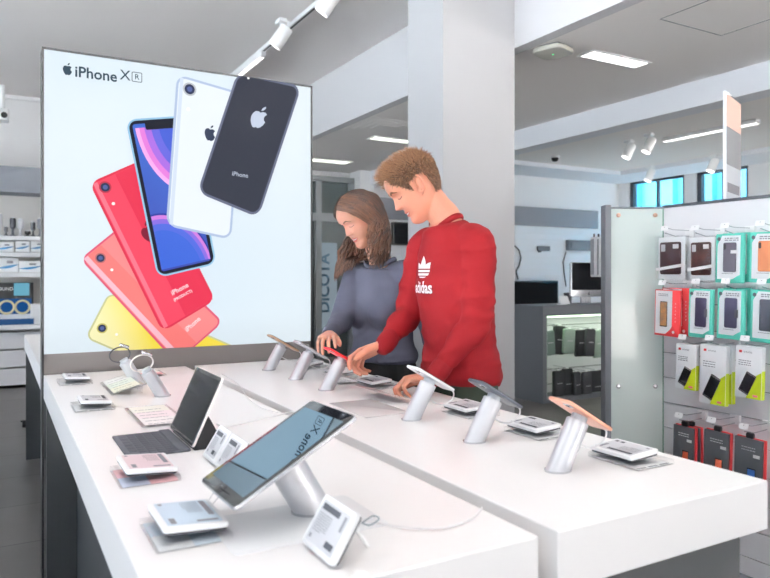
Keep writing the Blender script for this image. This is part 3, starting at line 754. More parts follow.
# ------------------------------------------------------------------ acrylic info sheets
def sheet(x0, y0, x1, y1, z0, z1, label, cols, seed=0):
    o = thing('acrylic_info_sheet', label, 'acrylic sheet', T((x0+x1)/2, (y0+y1)/2, TZ), 'clear info sheets on the tables')
    w = x1-x0; d = y1-y0; a = math.atan2(z1-z0, w)
    M = T(0, 0, (z0+z1)/2+.004) @ RY(-math.degrees(a)); W_ = math.hypot(w, z1-z0)
    MB().rr(W_, d, .004, -.0015, .0015, .0004, M).build('sheet', W['acryl'], o)
    pg = MB()
    for k, c_ in enumerate(cols):
        pg.cur = k; a0 = -d/2+.01+(d-.02)*k/len(cols); a1 = -d/2+.01+(d-.02)*(k+1)/len(cols)
        pg.box((-W_/2+.01, a0, .0018), (W_/2-.01, a1, .0021), M)
    pr_ = pg.build('printed_card', [mat('pastel print', s2l(*c_), .5) for c_ in cols], o, smooth=False)
    m = MB()
    for k in range(6): greek(m, -W_/2+.02, W_/2-.03, -d/2+.02+k*(d-.05)/6, .005, .0023, M, seed+k)
    m.build('printed_text', W['ink'], o, smooth=False)
    if z1 > .012:
        MB().box((w/2-.004, -d/2+.02, .0005), (w/2, d/2-.02, z1)).build('rear_support', W['acryl'], o)
    return o
sheet(.335, 1.90, .46, 2.20, .001, .001, 'clear info sheet with pale pink print lying behind the keyboard tablet', ((246, 238, 235), (246, 230, 230), (242, 238, 226)), 3)
sheet(.335, 2.46, .44, 2.76, .001, .03, 'clear sloping info sheet with yellow green print by the watch stands', ((240, 238, 214), (234, 240, 224), (242, 242, 236)), 5)
sheet(.50, 2.86, .60, 3.02, .001, .001, 'small sheet with pink print in front of the poster wall', ((246, 200, 205), (240, 236, 232)), 6)
sheet(1.06, 1.87, 1.16, 2.09, .03, .001, 'sloping clear info sheet between the man\'s hands', ((236, 220, 218), (228, 224, 226), (222, 200, 198)), 8)
o = MB().rr(.15, .25, .004, .0003, .0025, .0004).build('clear_mat', mat('translucent mat', s2l(222, 218, 218), .2)); o.matrix_world = T(.99, 1.86, TZ); tag(o, 'flat translucent mat on the right table where a stand is missing', 'mat')
sheet(1.10, 2.30, 1.20, 2.44, .001, .001, 'small info sheet under the red phone', ((225, 225, 230), (235, 235, 235)), 9)

# ------------------------------------------------------------------ loose cables on the left table
def spl(pts, n=8):
    pts = [Vector(p) for p in pts]; cv = []
    for i in range(len(pts)-1):
        a, b_, c_, d_ = pts[max(i-1, 0)], pts[i], pts[i+1], pts[min(i+2, len(pts)-1)]
        for s in range(n):
            t = s/n; cv.append(.5*((2*b_)+(-a+c_)*t+(2*a-5*b_+4*c_-d_)*t*t+(-a+3*b_-3*c_+d_)*t**3))
    cv.append(pts[-1]); return cv
def tc_(px, py, z=.004): return on_z(px, py, TZ+z)
cb = [(217, 424, .03), (224, 427, .012), (240, 424, .004), (270, 417, .004), (300, 411, .004), (322, 413, .004)]
tag(MB().tube(spl([tc_(*p) for p in cb]), .0022, 8).build('charging_cable', W['cable']), 'white cable running from the upright tablet towards the bright one', 'cable')
cb = [(222, 432, .05), (212, 436, .02), (205, 441, .004), (213, 446, .004), (222, 442, .004)]
tag(MB().tube(spl([tc_(*p) for p in cb]), .0022, 8).build('charging_cable', W['cable']), 'white cable loop beside the leaning pair of price displays', 'cable')
cb = [(222, 374, .004), (238, 384, .004), (247, 397, .004), (262, 408, .004), (285, 414, .004)]
tag(MB().tube(spl([tc_(*p) for p in cb]), .0016, 8).build('charging_cable', W['cable']), 'thin white cable lying between the tables behind the upright tablet', 'cable')
cb = [(318, 512, .004), (345, 522, .004), (366, 521, .004), (400, 527, .004), (440, 528, .004), (468, 520, .004), (482, 508, .004)]
tag(MB().tube(spl([tc_(*p) for p in cb]), .0017, 8).build('charging_cable', W['cable']), 'white cable curving across the near corner of the left table', 'cable')
cb = [(362, 523, .006), (373, 516, .006), (379, 519, .006), (370, 525, .006), (362, 523, .006)]
tag(MB().tube(spl([tc_(*p) for p in cb]), .0014, 8).build('cable_clip', W['acryl_edge']), 'tiny clear clip on the cable by the leaning price display', 'clip')
for k, (a, b_) in enumerate((((209, 500), (222, 490)), ((211, 506), (229, 495)))):
    pa = tc_(*a); pb_ = at_t(b_[0], b_[1]-4, 1.09)
    tag(MB().tube(spl([pa, pa.lerp(pb_, .5)+Vector((0, 0, .004)), pb_]), .0012, 6).build('security_wire', W['wire']), 'thin wire from the flat price display up to the bright tablet', 'wire', 'thin tablet wires')
# ================================================================== right gondola with products
GX = 2.44; gc = on_x(663, 206, GX); gt = H+ (HY-207)*2.9/FPX
ga = at_t(606, 207, 2.9)
gy0 = .2
g = thing('display_gondola', 'white slatted display wall with a frosted glass end panel', 'shelving', T(GX, gc.y, 0))
GO = Vector((GX, gc.y, 0))
top = gt
bk_ = MB(); bk_.box((.012, gy0-gc.y, .0), (.05, 0, top-.006)); bk_.build('back_board', W['slat'], g)
s_ = MB(); zz = top-.012
n_s = int((top-.1)/.104)
zs = top-.30
s_.box((0, gy0-gc.y, zs+.004), (.0115, 0, top-.006))
while zs > .15:
    s_.box((0, gy0-gc.y, zs-.100), (.0115, 0, zs)); zs -= .104
s_.build('slats', W['slat'], g, smooth=False)
gv = MB().box((.0116, gy0-gc.y, .1), (.0119, 0, top-.02)); gv.build('groove_shadow_strip', W['groove'], g)
MB().box((-.004, gy0-gc.y, top-.006), (.06, 0.0, top+.006)).build('top_trim', W['dgrey'], g)
MB().box((-.25, gy0-gc.y, 0), (-.001, -.02, .12)).build('base_plinth', W['grey'], g)
# glass end panel
A = Vector((ga.x, ga.y, 0))-GO; B = Vector((0, 0, 0)); d = (A-B).normalized(); nrm = Vector((-d.y, d.x, 0))
if nrm.y > 0: nrm = -nrm
L = (A-B).length
Mg = frame(B, d, (0, 0, 1))          # x along panel, y up
frost = mat('frosted green glass', s2l(214, 226, 222), .22, spec=.6, coat=.4)
MB().box((.004, .0, -.004), (L-.012, top-.008, .004), Mg).build('glass_panel', frost, g)
e = MB(); e.box((L-.012, 0, -.03), (L+.012, top+.006, .03), Mg); e.build('corner_post', W['grey'], g)
e = MB(); e.box((0, top-.008, -.008), (L, top, .008), Mg); e.build('glass_top_edge', W['grey'], g)
ed = MB(); ed.box((-.001, 0, -.006), (.004, top-.008, .006), Mg); ed.build('glass_edge', mat('green glass edge', s2l(130, 165, 150), .2), g)
side = 1 if (Mg.to_3x3() @ Vector((0, 0, 1))).y < 0 else -1
for zc in (top-.035, H-(386-HY)*2.9/FPX):
    for u in (.035, L-.05):
        bm_ = MB().lathe([(.009, 0), (.009, .006), (.006, .009), (.002, .0095)], 20, Mg @ T(u, zc, .004*side) @ (RX(0) if side > 0 else RX(180)))
        bm_.build('glass_bolt', W['silver'] if zc < top-.1 else mat('copper bolt', s2l(206, 170, 150), .3, .6), g)

# products
teal = mat('teal card', s2l(84, 190, 172), .5); tealw = mat('white card', s2l(238, 240, 242), .45); redc = mat('red card', s2l(206, 52, 56), .5)
lime = mat('lime card', s2l(196, 214, 30), .5); darkc = mat('dark slate card', s2l(78, 82, 88), .5); clearp = clear('blister plastic', (1, 1, 1), .02, .08)
HK = {'x': GX}
def wallpt(px, py, off): return on_x(px, py, GX-off)
def hang(px0, px1, py0, py1, off, label, kind, accent=None, yaw=None, group='phone accessories hanging on the display wall', dup=0, lean=0):
    a = wallpt(px0, py0, off); b_ = wallpt(px1, py1, off)
    pm_ = wallpt((px0+px1)/2, (py0+py1)/2, off)
    h = abs(wallpt((px0+px1)/2, py0, off).z-wallpt((px0+px1)/2, py1, off).z); w = abs(a.y-b_.y)
    # local x: along -Y (left to right), y: up, z: toward -X
    M = frame((pm_.x, pm_.y, pm_.z), (0, -1, 0), (0, 0, 1)) @ RZ(lean)
    if yaw: M = M @ RY(yaw)
    o = thing({'case': 'phone_case_package', 'wallet': 'phone_case_package', 'red': 'screen_protector_package', 'lime': 'screen_protector_package', 'dark': 'phone_cover_package', 'clear': 'phone_case_package'}[kind], label, 'package', M, group)
    dp = .012
    def box(nm, m, x0, y0, x1, y1, z0, z1, r=.003, par=o, bev=.0006):
        return MB().rr(x1-x0, y1-y0, r, z0, z1, bev, T((x0+x1)/2, (y0+y1)/2, 0)).build(nm, m, par)
    def txt(nm, s, x, y, size, m, par=o, z=dp+.001, al='CENTER', sx=1.):
        mb = MB(); put_text(mb, s, size, T(x, y, z), al, sx=sx); mb.build(nm, m, par, smooth=False)
    def lines(nm, x0, x1, ys, hh, m, par=o, z=dp+.0012):
        mb = MB()
        for i, yv in enumerate(ys): greek(mb, x0, x1, yv, hh, z, seed=i+int(px0))
        mb.build(nm, m, par, smooth=False)
    X, Y = w/2, h/2
    if kind in ('case', 'wallet'):
        box('carton', teal, -X, -Y, X, Y, 0, dp, .004)
        # white face with cut corners
        c1 = w*.18
        mb = MB(); mb.prism([(-X+.008, -Y+.02), (-X+.008+.0, -Y+.014), (X*.25, -Y+.014), (X*.6, -Y+.026), (X-.012, -Y+.03), (X-.012, Y-.006), (-X+c1*1.3, Y-.006), (-X+.008, Y-.006-c1*1.5)], dp, dp+.0006)
        mb.build('printed_face', tealw, o, smooth=False)
        MB().cyl(.007, .007, dp+.0004, dp+.0012, 20, T(-X+.013, Y-.018, 0)).build('round_emblem', W['dink'], o)
        lines('printed_title', -X*.35, X*.65, (Y-.018, Y-.025), .0042, W['ink'])
        lines('printed_note', -X*.5, X*.3, (-Y+.033,), .002, W['ink'])
        cx = .004; cw = w*.46; ch_ = h*.60
        body = box('phone_case', accent, cx-cw/2, -ch_*.46, cx+cw/2, ch_*.54, dp+.0006, dp+.006, .006, bev=.002)
        if kind == 'case': box('camera_cutout', W['black'], cx-cw/2+.003, ch_*.54-.026, cx-cw/2+.013, ch_*.54-.005, dp+.006, dp+.0072, .004, par=body)
        else: box('clasp', W['dgrey'], cx+cw/2-.006, -.012, cx+cw/2+.005, .018, dp+.004, dp+.0078, .003, par=body)
        if accent is dkcase: box('sticker', W['paper'], cx+.006, .018, cx+cw/2+.004, .030, dp+.006, dp+.0066, .001, par=body)
    elif kind == 'red':
        box('carton', redc, -X, -Y, X, Y, 0, dp, .003)
        mb = MB(); mb.prism([(-X+.004, -Y+.008), (-X*.1, -Y+.008), (X*.3, -Y+.028), (X*.42, -Y+.04), (X*.42, Y-.003), (-X+.004, Y-.003)], dp, dp+.0006); mb.build('printed_face', tealw, o, smooth=False)
        s = box('phone_picture', W['bezel'], -X*.55, -Y*.6, X*.05, Y*.5, dp+.0006, dp+.0016, .003)
        box('phone_picture_screen', mat('sunset print', s2l(226, 150, 70), .4, var=(60, s2l(40, 80, 90))), -X*.50, -Y*.56, 0, Y*.46, dp+.0016, dp+.002, .002, par=s)
        lines('printed_title', -X*.7, X*.1, (Y-.018, Y-.024), .0028, W['ink'])
        mb = MB()
        for k in range(6): put_text(mb, 'TRACER'[k] if False else '+', .014, T(X*.7, Y*.42-.014*k, dp+.001))
        mb.build('printed_marks', W['paper'], o, smooth=False)
        MB().cyl(.006, .006, dp+.0002, dp+.0012, 16, T(X*.55, -Y+.018, 0)).build('round_emblem', W['paper'], o)
    elif kind == 'lime':
        box('carton', tealw, -X, -Y, X, Y, 0, .02, .002)
        mb = MB(); mb.prism([(-X*.15, -Y+.001), (X-.001, -Y+.001), (X-.001, Y*.05), (X*.55, -Y*.1)], .02, .0206); mb.build('lime_flash', lime, o, smooth=False)
        mb = MB(); mb.box((X, -Y+.001, .001), (X+.0006, Y*.1, .019)); mb.build('lime_side', lime, o, smooth=False)
        ph = MB(); Mp = T(-X*.05, -Y*.42, .0208) @ RZ(-24)
        ph.rr(w*.40, h*.42, .004, 0, .0006, 0, Mp); ph_o = ph.build('phone_picture', W['silver'], o)
        MB().rr(w*.36, h*.35, .001, .0006, .0009, 0, Mp).build('phone_picture_screen', W['bezel'], ph_o)
        MB().rr(.011, .009, .003, .02, .0208, 0, T(-X*.62, Y-.02, 0)).build('red_logo', redc, o)
        txt('brand_word', 'artwizz', -X*.38, Y-.02, .011, W['ink'], z=.021, al='LEFT')
        lines('printed_title', -X*.75, X*.2, (Y*.42, Y*.34, Y*.26), .0032, W['ink'], z=.021)
        MB().rr(.018, .008, .001, .0206, .021, 0, T(X*.55, -Y+.012, 0)).build('pink_sticker', mat('pink sticker', s2l(230, 120, 150), .5), o)
    elif kind == 'dark':
        MB().rr(w, h, .002, -.004, .004, .0006, T(.003, -.001, 0)).build('red_backing', redc, o)
        box('carton', darkc, -X, -Y, X*.93, Y-.004, .004, dp, .002)
        MB().rr(.028, .02, .006, -.002, .012, .003, T(0, Y+.006, 0)).build('hanger_tab', W['black'], o)
        s = box('phone_picture', W['bezel'], -X*.1, -Y+.004, X*.5, -Y*.1, dp, dp+.001, .003)
        box('phone_picture_screen', accent, -X*.05, -Y+.006, X*.45, -Y*.14, dp+.001, dp+.0014, .002, par=s)
        lines('printed_title', -X*.5, X*.5, (Y*.62, Y*.52), .0035, W['eink'])
        box('sticker', W['paper'], X*.3, Y*.3, X*.75, Y*.42, dp, dp+.0006, .0005)
    elif kind == 'clear':
        box('blister', clearp, -X, -Y, X, Y, -.006, dp, .004)
        box('backing_card', tealw, -X+.004, -Y+.004, X-.004, Y-.004, -.005, -.002, .003)
        body = box('phone_case', accent, -X*.72, -Y*.74, X*.68, Y*.72, -.002, .008, .008, bev=.002)
        box('camera_cutout', W['eink'], -X*.62, Y*.3, -X*.32, Y*.62, .008, .0092, .003, par=body)
        mb = MB(); mb.box((-X, -.006, .0085), (X, .006, .0092), T(0, -Y*.42, 0) @ RZ(8)); mb.build('paper_band', W['paper'], o, smooth=False)
        box('sticker', W['paper'], X*.2, Y*.42, X*.6, Y*.62, .008, .0086, .001, par=body)
    if dup:
        pass
    return o, M, w, h
dkcase = mat('dark grey case', s2l(84, 80, 92), .55); tan = mat('tan leather case', s2l(190, 118, 80), .6); wine = mat('dark wine case', s2l(62, 36, 40), .4); navy = mat('navy leather case', s2l(58, 56, 82), .6)
brn = mat('brown leather case', s2l(84, 42, 36), .45, var=(30, s2l(36, 26, 26)))
OFF = .10
rowsP = [
 (657, 685.5, 236, 280, 'clear', wine, 'clear pack with dark wine phone case, leftmost of the top row'),
 (688, 715.5, 236, 281, 'clear', brn, 'clear pack with brown phone case, second of the top row'),
 (717, 746, 234, 283, 'case', dkcase, 'teal and white pack with dark grey phone case, top row'),
 (751, 783, 232, 283, 'case', tan, 'teal and white pack with tan phone case, top right edge'),
 (656, 682, 290, 336, 'red', None, 'red and white screen protector pack, leftmost of the second row'),
 (690, 715, 289, 337.5, 'wallet', mat('plum leather case', s2l(52, 44, 72), .6), 'teal and white pack with plum wallet case beside the red packs'),
 (718.5, 746.5, 289, 339, 'wallet', navy, 'teal and white pack with navy wallet case, middle of the second row'),
 (752, 785, 290, 343, 'wallet', mat('slate leather case', s2l(62, 66, 78), .6), 'teal and white pack with slate wallet case at the right edge'),
 (679, 699, 344, 389, 'lime', None, 'white and lime pack, leftmost and smallest of the third row'),
 (703, 729, 345, 404, 'lime', None, 'white and lime pack, largest in the middle of the third row'),
 (738.5, 765, 346, 398, 'lime', None, 'white and lime pack, rightmost of the third row'),
 (675, 696, 425, 470, 'dark', mat('orange wallpaper', s2l(210, 90, 60), .4), 'dark pack with red edge and orange picture, bottom row left'),
 (705.5, 731, 430, 480, 'dark', mat('coral wallpaper', s2l(226, 110, 80), .4), 'dark pack with red edge and coral picture, bottom row middle'),
 (736, 765, 437, 492, 'dark', mat('blue wallpaper', s2l(60, 110, 190), .4), 'dark pack with red edge and blue picture, bottom row right'),
]
offs = {0: .145, 1: .145, 2: .15, 3: .15}
def hook(pm_, hy, zt, off, label):
    o = thing('display_hook', label, 'hook', T(GX, hy, zt), 'wire hooks on the display wall')
    fw_ = -(off+.035)
    w_ = MB(); w_.tube([(-.004, 0, 0), (fw_*.6, 0, -.004), (fw_, 0, .008)], .0021, 8); w_.build('peg_wire', W['wire'], o)
    w_ = MB(); w_.tube([(-.004, 0, .022), (fw_*.7, 0, .022), (fw_-.004, 0, .03)], .0018, 8); w_.build('label_wire', W['wire'], o)
    MB().rr(.012, .04, .002, 0, .036, .001, T(-.007, 0, -.006)).build('wall_clip', W['white'], o)
    MB().rr(.034, .020, .003, 0, .0012, 0, frame((fw_-.004, 0, .026), (0, -1, 0), (.35, 0, 1))).build('ticket_holder', W['white'], o)
    return o
hn = 0
for i, (a, b_, c_, d_, kind, acc, lb_) in enumerate(rowsP):
    off = .12 if kind != 'dark' else .11
    o, M, w, h = hang(a, b_, c_, d_, off, lb_, kind, acc, yaw=(-4 if kind in ('case', 'wallet', 'red') else 0), lean=(-1.5 if kind != 'clear' else 0))
    hp = M.translation
    hook(o, hp.y, hp.z+h/2+(.003 if kind != 'dark' else .016), off, 'wire hook holding the '+lb_.replace('pack with', 'pack with').split(',')[0])
# packs hanging behind the first ones on the same hooks
for (a, b_, c_, d_, kind, acc, lb_, off) in (
    (664, 692, 288, 335, 'red', None, 'second red and white pack tucked behind the leftmost one', .085),
    (709, 735, 344, 402, 'lime', None, 'second lime pack right behind the largest one', .085),
    (682, 702, 425, 470, 'dark', mat('grey wallpaper', s2l(120, 120, 130), .4), 'second dark pack behind the bottom left one', .075),
    (724, 752, 233, 282, 'case', dkcase, 'teal pack mostly hidden behind the dark grey case pack', .085),
    (725, 752, 288, 338, 'wallet', navy, 'teal pack mostly hidden behind the navy wallet case pack', .085),
    (665, 690, 237, 280, 'clear', wine, 'clear pack mostly hidden behind the dark wine case', .085)):
    hang(a, b_, c_, d_, off, lb_, kind, acc)
# packs on the rear side of the gondola seen past the corner post
for k, (px, lb_) in enumerate(((594, 'grey striped packet hanging behind the corner post, outer'), (598.5, 'white packet hanging behind the corner post, inner'))):
    q = at_t(px, 257, 3.12)
    o = thing('hanging_packet', lb_, 'package', frame((q.x, q.y, q.z), FW, (0, 0, 1)), 'packets behind the corner post')
    MB().rr(.05, .18, .003, -.008, .008, .001).build('packet', W['white' if k else 'eink'], o); MB().rr(.052, .16, .002, -.0085, -.0079).build('stripe', W['ink'], o); MB().rr(.014, .02, .003, -.002, .002, 0, T(0, .095, 0)).build('hanger_tab', W['black'], o)

# blade sign standing on the gondola
n0 = at_t(725, 91, 2.9); n1 = at_t(740, 103.5, 3.1)
zt_ = n0.z; zb_ = top+.006
M = frame((n0.x, n0.y, 0), (n1.x-n0.x, n1.y-n0.y, 0), (0, 0, 1)); Ls = Vector((n1.x-n0.x, n1.y-n0.y)).length
o = thing('acrylic_sign', 'tall clear acrylic blade sign above the display wall', 'sign', M)
MB().box((0, zb_, -.004), (Ls, zt_, .004)).build('acrylic_blade', clear('sign acrylic', (.88, .92, .94), .12), o)
zq = n0.z-(.145)
MB().box((.008, zq, -.0055), (Ls-.006, zt_-.01, .0055)).build('orange_print', mat('salmon print', s2l(232, 196, 180), .4), o)
MB().box((.008, zq-.16, -.0055), (Ls-.006, zq-.001, .0055)).build('grey_print', mat('grey print', s2l(140, 142, 146), .4), o)
MB().box((.008, zb_+.03, -.005), (Ls-.006, zq-.161, .005)).build('pale_print', mat('pale print', s2l(205, 210, 216), .3), o)
MB().box((-.006, zb_, -.006), (.0, zt_, .006)).build('blade_edge', mat('bright acrylic edge', s2l(236, 240, 244), .3), o)
MB().box((-.02, top+.0061, -.012), (Ls+.02, zb_+.02, .012)).build('foot_clamp', W['silver'], o)
b2 = MB(); b2.box((.02, zb_+.06, -.0058), (Ls-.04, zb_+.10, .0058)); b2.build('small_print', W['ink'], o)
# second support the sign stands on: rear shelf of the gondola
MB().box((GX+.05-GX, gy0-gc.y, top-.02), (.52, 0, top-.006)).build('top_shelf', W['slat'], g)
MB().box((.50, gy0-gc.y, 0), (.52, 0, top-.02)).build('rear_board', W['slat'], g)

# ================================================================== low grey cabinet with lit niche
c0 = on_z(543, 404, 0); CX = c0.x; CY = c0.y; CH = H-31*6.63/FPX
cw_ = 1.9; cd_ = .42
cab = thing('storage_cabinet', 'grey cabinet with green-lit open niche holding hanging bags', 'cabinet', T(CX, CY, 0))
cb_ = MB(); cb_.box((0, 0, 0), (.05, cd_, CH-.03)); cb_.build('side_panel', W['grey'], cab, smooth=False)
MB().box((cw_-.05, 0, 0), (cw_, cd_, CH-.03)).build('side_panel', W['grey'], cab, smooth=False)
MB().box((-.005, -.005, CH-.03), (cw_+.005, cd_+.005, CH)).build('top', W['grey'], cab, smooth=False)
MB().box((.05, 0, CH-.1), (cw_-.05, .03, CH-.0305)).build('fascia', W['grey'], cab, smooth=False)
MB().box((.05, .3, 0.04), (cw_-.05, .32, CH-.1)).build('niche_back', W['slat'], cab, smooth=False)
gb = MB()
for k in range(5): gb.box((.05, .297, .12+k*.15), (cw_-.05, .2999, .128+k*.15))
gb.build('slat_grooves', W['groove'], cab, smooth=False)
MB().box((.05, 0.01, 0), (cw_-.05, .32, .04)).build('niche_floor', W['grey'], cab, smooth=False)
MB().box((.0505, .01, .04), (.062, .295, CH-.1)).build('niche_side', mat('pale green panel', s2l(214, 232, 214), .4), cab, smooth=False)
MB().box((.07, .01, CH-.115), (cw_-.07, .03, CH-.101)).build('light_strip', mat('green led strip', (1, 1, 1), emit=(.72, 1, .66), es=2.2), cab, smooth=False)
area('lamp', (cw_/2, .1, CH-.12), cw_-.2, .08, 3, (.8, 1, .75), parent=cab)
bagm = [mat('sage green felt', s2l(112, 134, 124), .8), mat('black nylon', s2l(36, 38, 42), .7), mat('dark grey nylon', s2l(62, 64, 68), .7), mat('pale sage felt', s2l(150, 170, 156), .8)]
def bag(px0, px1, py0, py1, dy, mi, lb_, tilt=0):
    a = on_y(px0, py0, CY+dy); b_ = on_y(px1, py1, CY+dy); w = b_.x-a.x; h = a.z-b_.z
    o = thing('device_sleeve', lb_, 'bag', frame(((a.x+b_.x)/2, CY+dy, (a.z+b_.z)/2), (1, 0, 0), (0, 0, 1)) @ RZ(tilt), 'sleeves hanging in the cabinet niche')
    MB().rr(w, h, .02, -.02, .02, .012).build('pouch', bagm[mi], o)
    MB().rr(w*.8, h*.55, .01, .02, .026, .003, T(0, -h*.12, 0)).build('front_pocket', bagm[mi], o)
    MB().rr(w*.25, .02, .005, .0, .008, .002, T(0, h/2+.006, 0)).build('hang_tab', W['white'], o)
    l_ = MB(); greek(l_, -w*.25, w*.25, 0, .008, .0265, seed=int(px0)); l_.build('label_print', W['eink'], o, smooth=False)
    MB().tube([(0, h/2+.006, 0), (0, h/2+.01, -(.3-dy)-.0)], .003, 8).build('hook_wire', W['wire'], o)
for args in ((544, 554, 331, 355, .05, 0, 'sage green sleeve, leftmost of the upper row', 4), (553, 564, 326, 354, .10, 1, 'black sleeve next to the sage one in the upper row', -6), (563, 574, 329, 353, .05, 3, 'pale sage sleeve in the upper row', -4),
             (575, 586, 330, 356, .10, 1, 'black bulky pouch in the middle of the upper row', 0), (585, 594, 329, 356, .05, 2, 'dark grey sleeve in the upper row', -4), (593, 604, 330, 357, .10, 3, 'pale sleeve at the right of the upper row', 3),
             (553, 563, 371, 396, .05, 1, 'black pouch, leftmost of the lower row', 0), (562, 572, 369, 399, .10, 1, 'black pouch with printed label in the lower row', 0), (573, 580, 372, 398, .05, 2, 'dark grey pouch in the lower row', 3),
             (582, 591, 372, 400, .05, 2, 'dark grey pouch in the lower row towards the glass', 2), (590, 602, 371, 402, .10, 1, 'black pouch at the right of the lower row', 0)):
    bag(*args)
# all-in-one computer on the cabinet
mpx = on_y(589, 300, CY+.2)
o = thing('desktop_computer', 'silver all-in-one computer with a dark screen on the grey cabinet', 'computer', T(mpx.x+.02, CY+.22, CH))
MB().rr(.20, .17, .01, 0, .008, .002).build('foot', W['silver'], o)
MB().box((-.07, .04, .008), (.07, .055, .16)).build('neck', W['silver'], o)
MB().rr(.50, .36, .012, 0, .03, .004, T(0, .03, .25) @ RX(90)).build('housing', W['silver'], o)
MB().rr(.485, .285, .004, .030, .0315, 0, T(0, .03, .283) @ RX(90)).build('screen', W['screen'], o)
lm = MB(); lm.add([(x*.03, y_*.03, .0305) for x, y_ in APPLE], [tuple(range(len(APPLE)))], T(0, .03, .102) @ RX(90)); lm.add([(x*.03, y_*.03, .0305) for x, y_ in LEAF], [tuple(range(len(LEAF)))], T(0, .03, .102) @ RX(90)); lm.build('emblem', W['dink'], o, smooth=False)
q = on_y(564, 300, CY+.12)
o = thing('desk_phone_holder', 'small white tilted card holder left of the computer', 'holder', T(q.x, CY+.12, CH))
MB().rr(.12, .09, .004, 0, .006, .001, T(0, 0, .045) @ RX(62)).build('card', W['white'], o); MB().box((-.05, 0, 0), (.05, .05, .008)).build('foot', W['white'], o)
q = on_y(571, 285, CY+.36)
o = thing('desk_bin', 'small dark pot at the back of the cabinet beside the computer', 'pot', T(on_y(568, 295, CY+.36).x, CY+.36, CH))
MB().lathe([(.035, 0), (.045, .11), (.04, .11), (.032, .01)], 20).build('pot', W['dgrey'], o); MB().tube([(.0, 0, .02), (.01, 0, .16)], .004, 6).build('pen', W['white'], o)

# ================================================================== far left shelving
SY = 8.5
def sp_(px, py): return on_y(px, py, SY)
sx0 = -1.6; sx1 = sp_(60, 200).x
sh = thing('shelf_unit', 'white wall shelving left of the poster with boxed accessories', 'shelving', T(0, SY, 0))
MB().box((sx0, .45, 0), (sx1, .5, sp_(20, 166).z)).build('back_panel', mat('warm grey panel', s2l(214, 210, 206), .6), sh)
MB().box((sx0, .05, sp_(20, 192).z), (sx1, .449, sp_(20, 166).z)).build('recess_shade_box', W['band'], sh)  # grey box stands in for the shadowed recess above the shelves
for py in (236, 252.5, 273, 325): 
    z = sp_(20, py).z; MB().box((sx0, .0, z-.045), (sx1, .449, z)).build('shelf_board', W['white'], sh)
MB().box((sx0, .08, 0), (sx1, .449, sp_(20, 392).z+.02)).build('plinth', W['grey'], sh)
gz = MB()
for k in range(4): gz.box((sx0, .12, sp_(20, 388).z+.02+k*.2), (sx1, .1399, sp_(20, 388).z+.2+k*.2))
gz.build('slat_panels', W['slat'], sh, smooth=False)
swo = mat('blue teal swoosh', s2l(44, 128, 178), .5)
def carton(px0, px1, py0, py1, lb_):
    a = sp_(px0, py0); b_ = sp_(px1, py1); w = b_.x-a.x; h = a.z-b_.z
    o = thing('accessory_box', lb_, 'box', T((a.x+b_.x)/2, SY+.04, b_.z+.001), 'white boxes with blue swoosh')
    MB().box((-w/2, 0, 0), (w/2, .2, h)).build('carton', W['white'], o, smooth=False)
    pts = [(-w/2+w*k/10, h*.30-h*.14*math.sin(PI*k/10)+h*.25*(k/10)) for k in range(11)]
    m = MB(); m.add([(x, -.0008, z) for x, z in pts]+[(x, -.0008, z+h*.16*math.sin(PI*k/10)+.004) for k, (x, z) in enumerate(pts)], [(k, k+1, 12+k, 11+k) for k in range(10)]); m.build('swoosh', swo, o, smooth=False)
    MB().rr(w*.3, h*.18, .005, 0, .001, 0, T(w*.1, -.0002, h*.72) @ RX(90)).build('printed_picture', W['ink'], o)
for k, a in enumerate(((-3, 13.6, 242, 252), (15.5, 29.5, 241, 252), (31, 45, 241, 252))): carton(*a, ('leftmost', 'middle', 'rightmost')[k]+' white swoosh box on the upper shelf, far left')
for k, a in enumerate(((-3, 18.5, 258, 272.5), (19, 42, 261, 272.5))): carton(*a, ('wider white swoosh box on the second shelf', 'white swoosh box on the second shelf beside the poster')[k])
for k, (px, hh, ww, m_, lb_) in enumerate(((.2, .24, .045, 'eink', 'slim pale gadget at the left of the top shelf'), (6.2, .10, .04, 'dgrey', 'short dark gadget on the top shelf'), (13, .20, .06, 'dgrey', 'dark bottle-shaped gadget on the top shelf'), (21, .19, .06, 'eink', 'grey gadget in the middle of the top shelf'), (28, .06, .06, 'black', 'small black gadget on the top shelf'), (33.5, .16, .05, 'dgrey', 'dark gadget on the top shelf near the poster'), (40.5, .2, .06, 'ink', 'grey gadget on the top shelf beside the poster'))):
    z = sp_(20, 236).z; q = sp_(px, 230)
    o = thing('gadget', lb_, 'gadget', T(q.x, SY+.12, z+.001), 'gadgets on the top shelf')
    MB().lathe([(ww*.6, 0), (ww*.6, .012), (ww*.22, .02), (ww*.2, hh*.4), (ww*.5, hh*.5), (ww*.5, hh*.95), (ww*.4, hh)], 18).build('body', W[m_], o); MB().cyl(ww*.3, ww*.3, hh, hh+.01, 16).build('cap', W['white'], o)
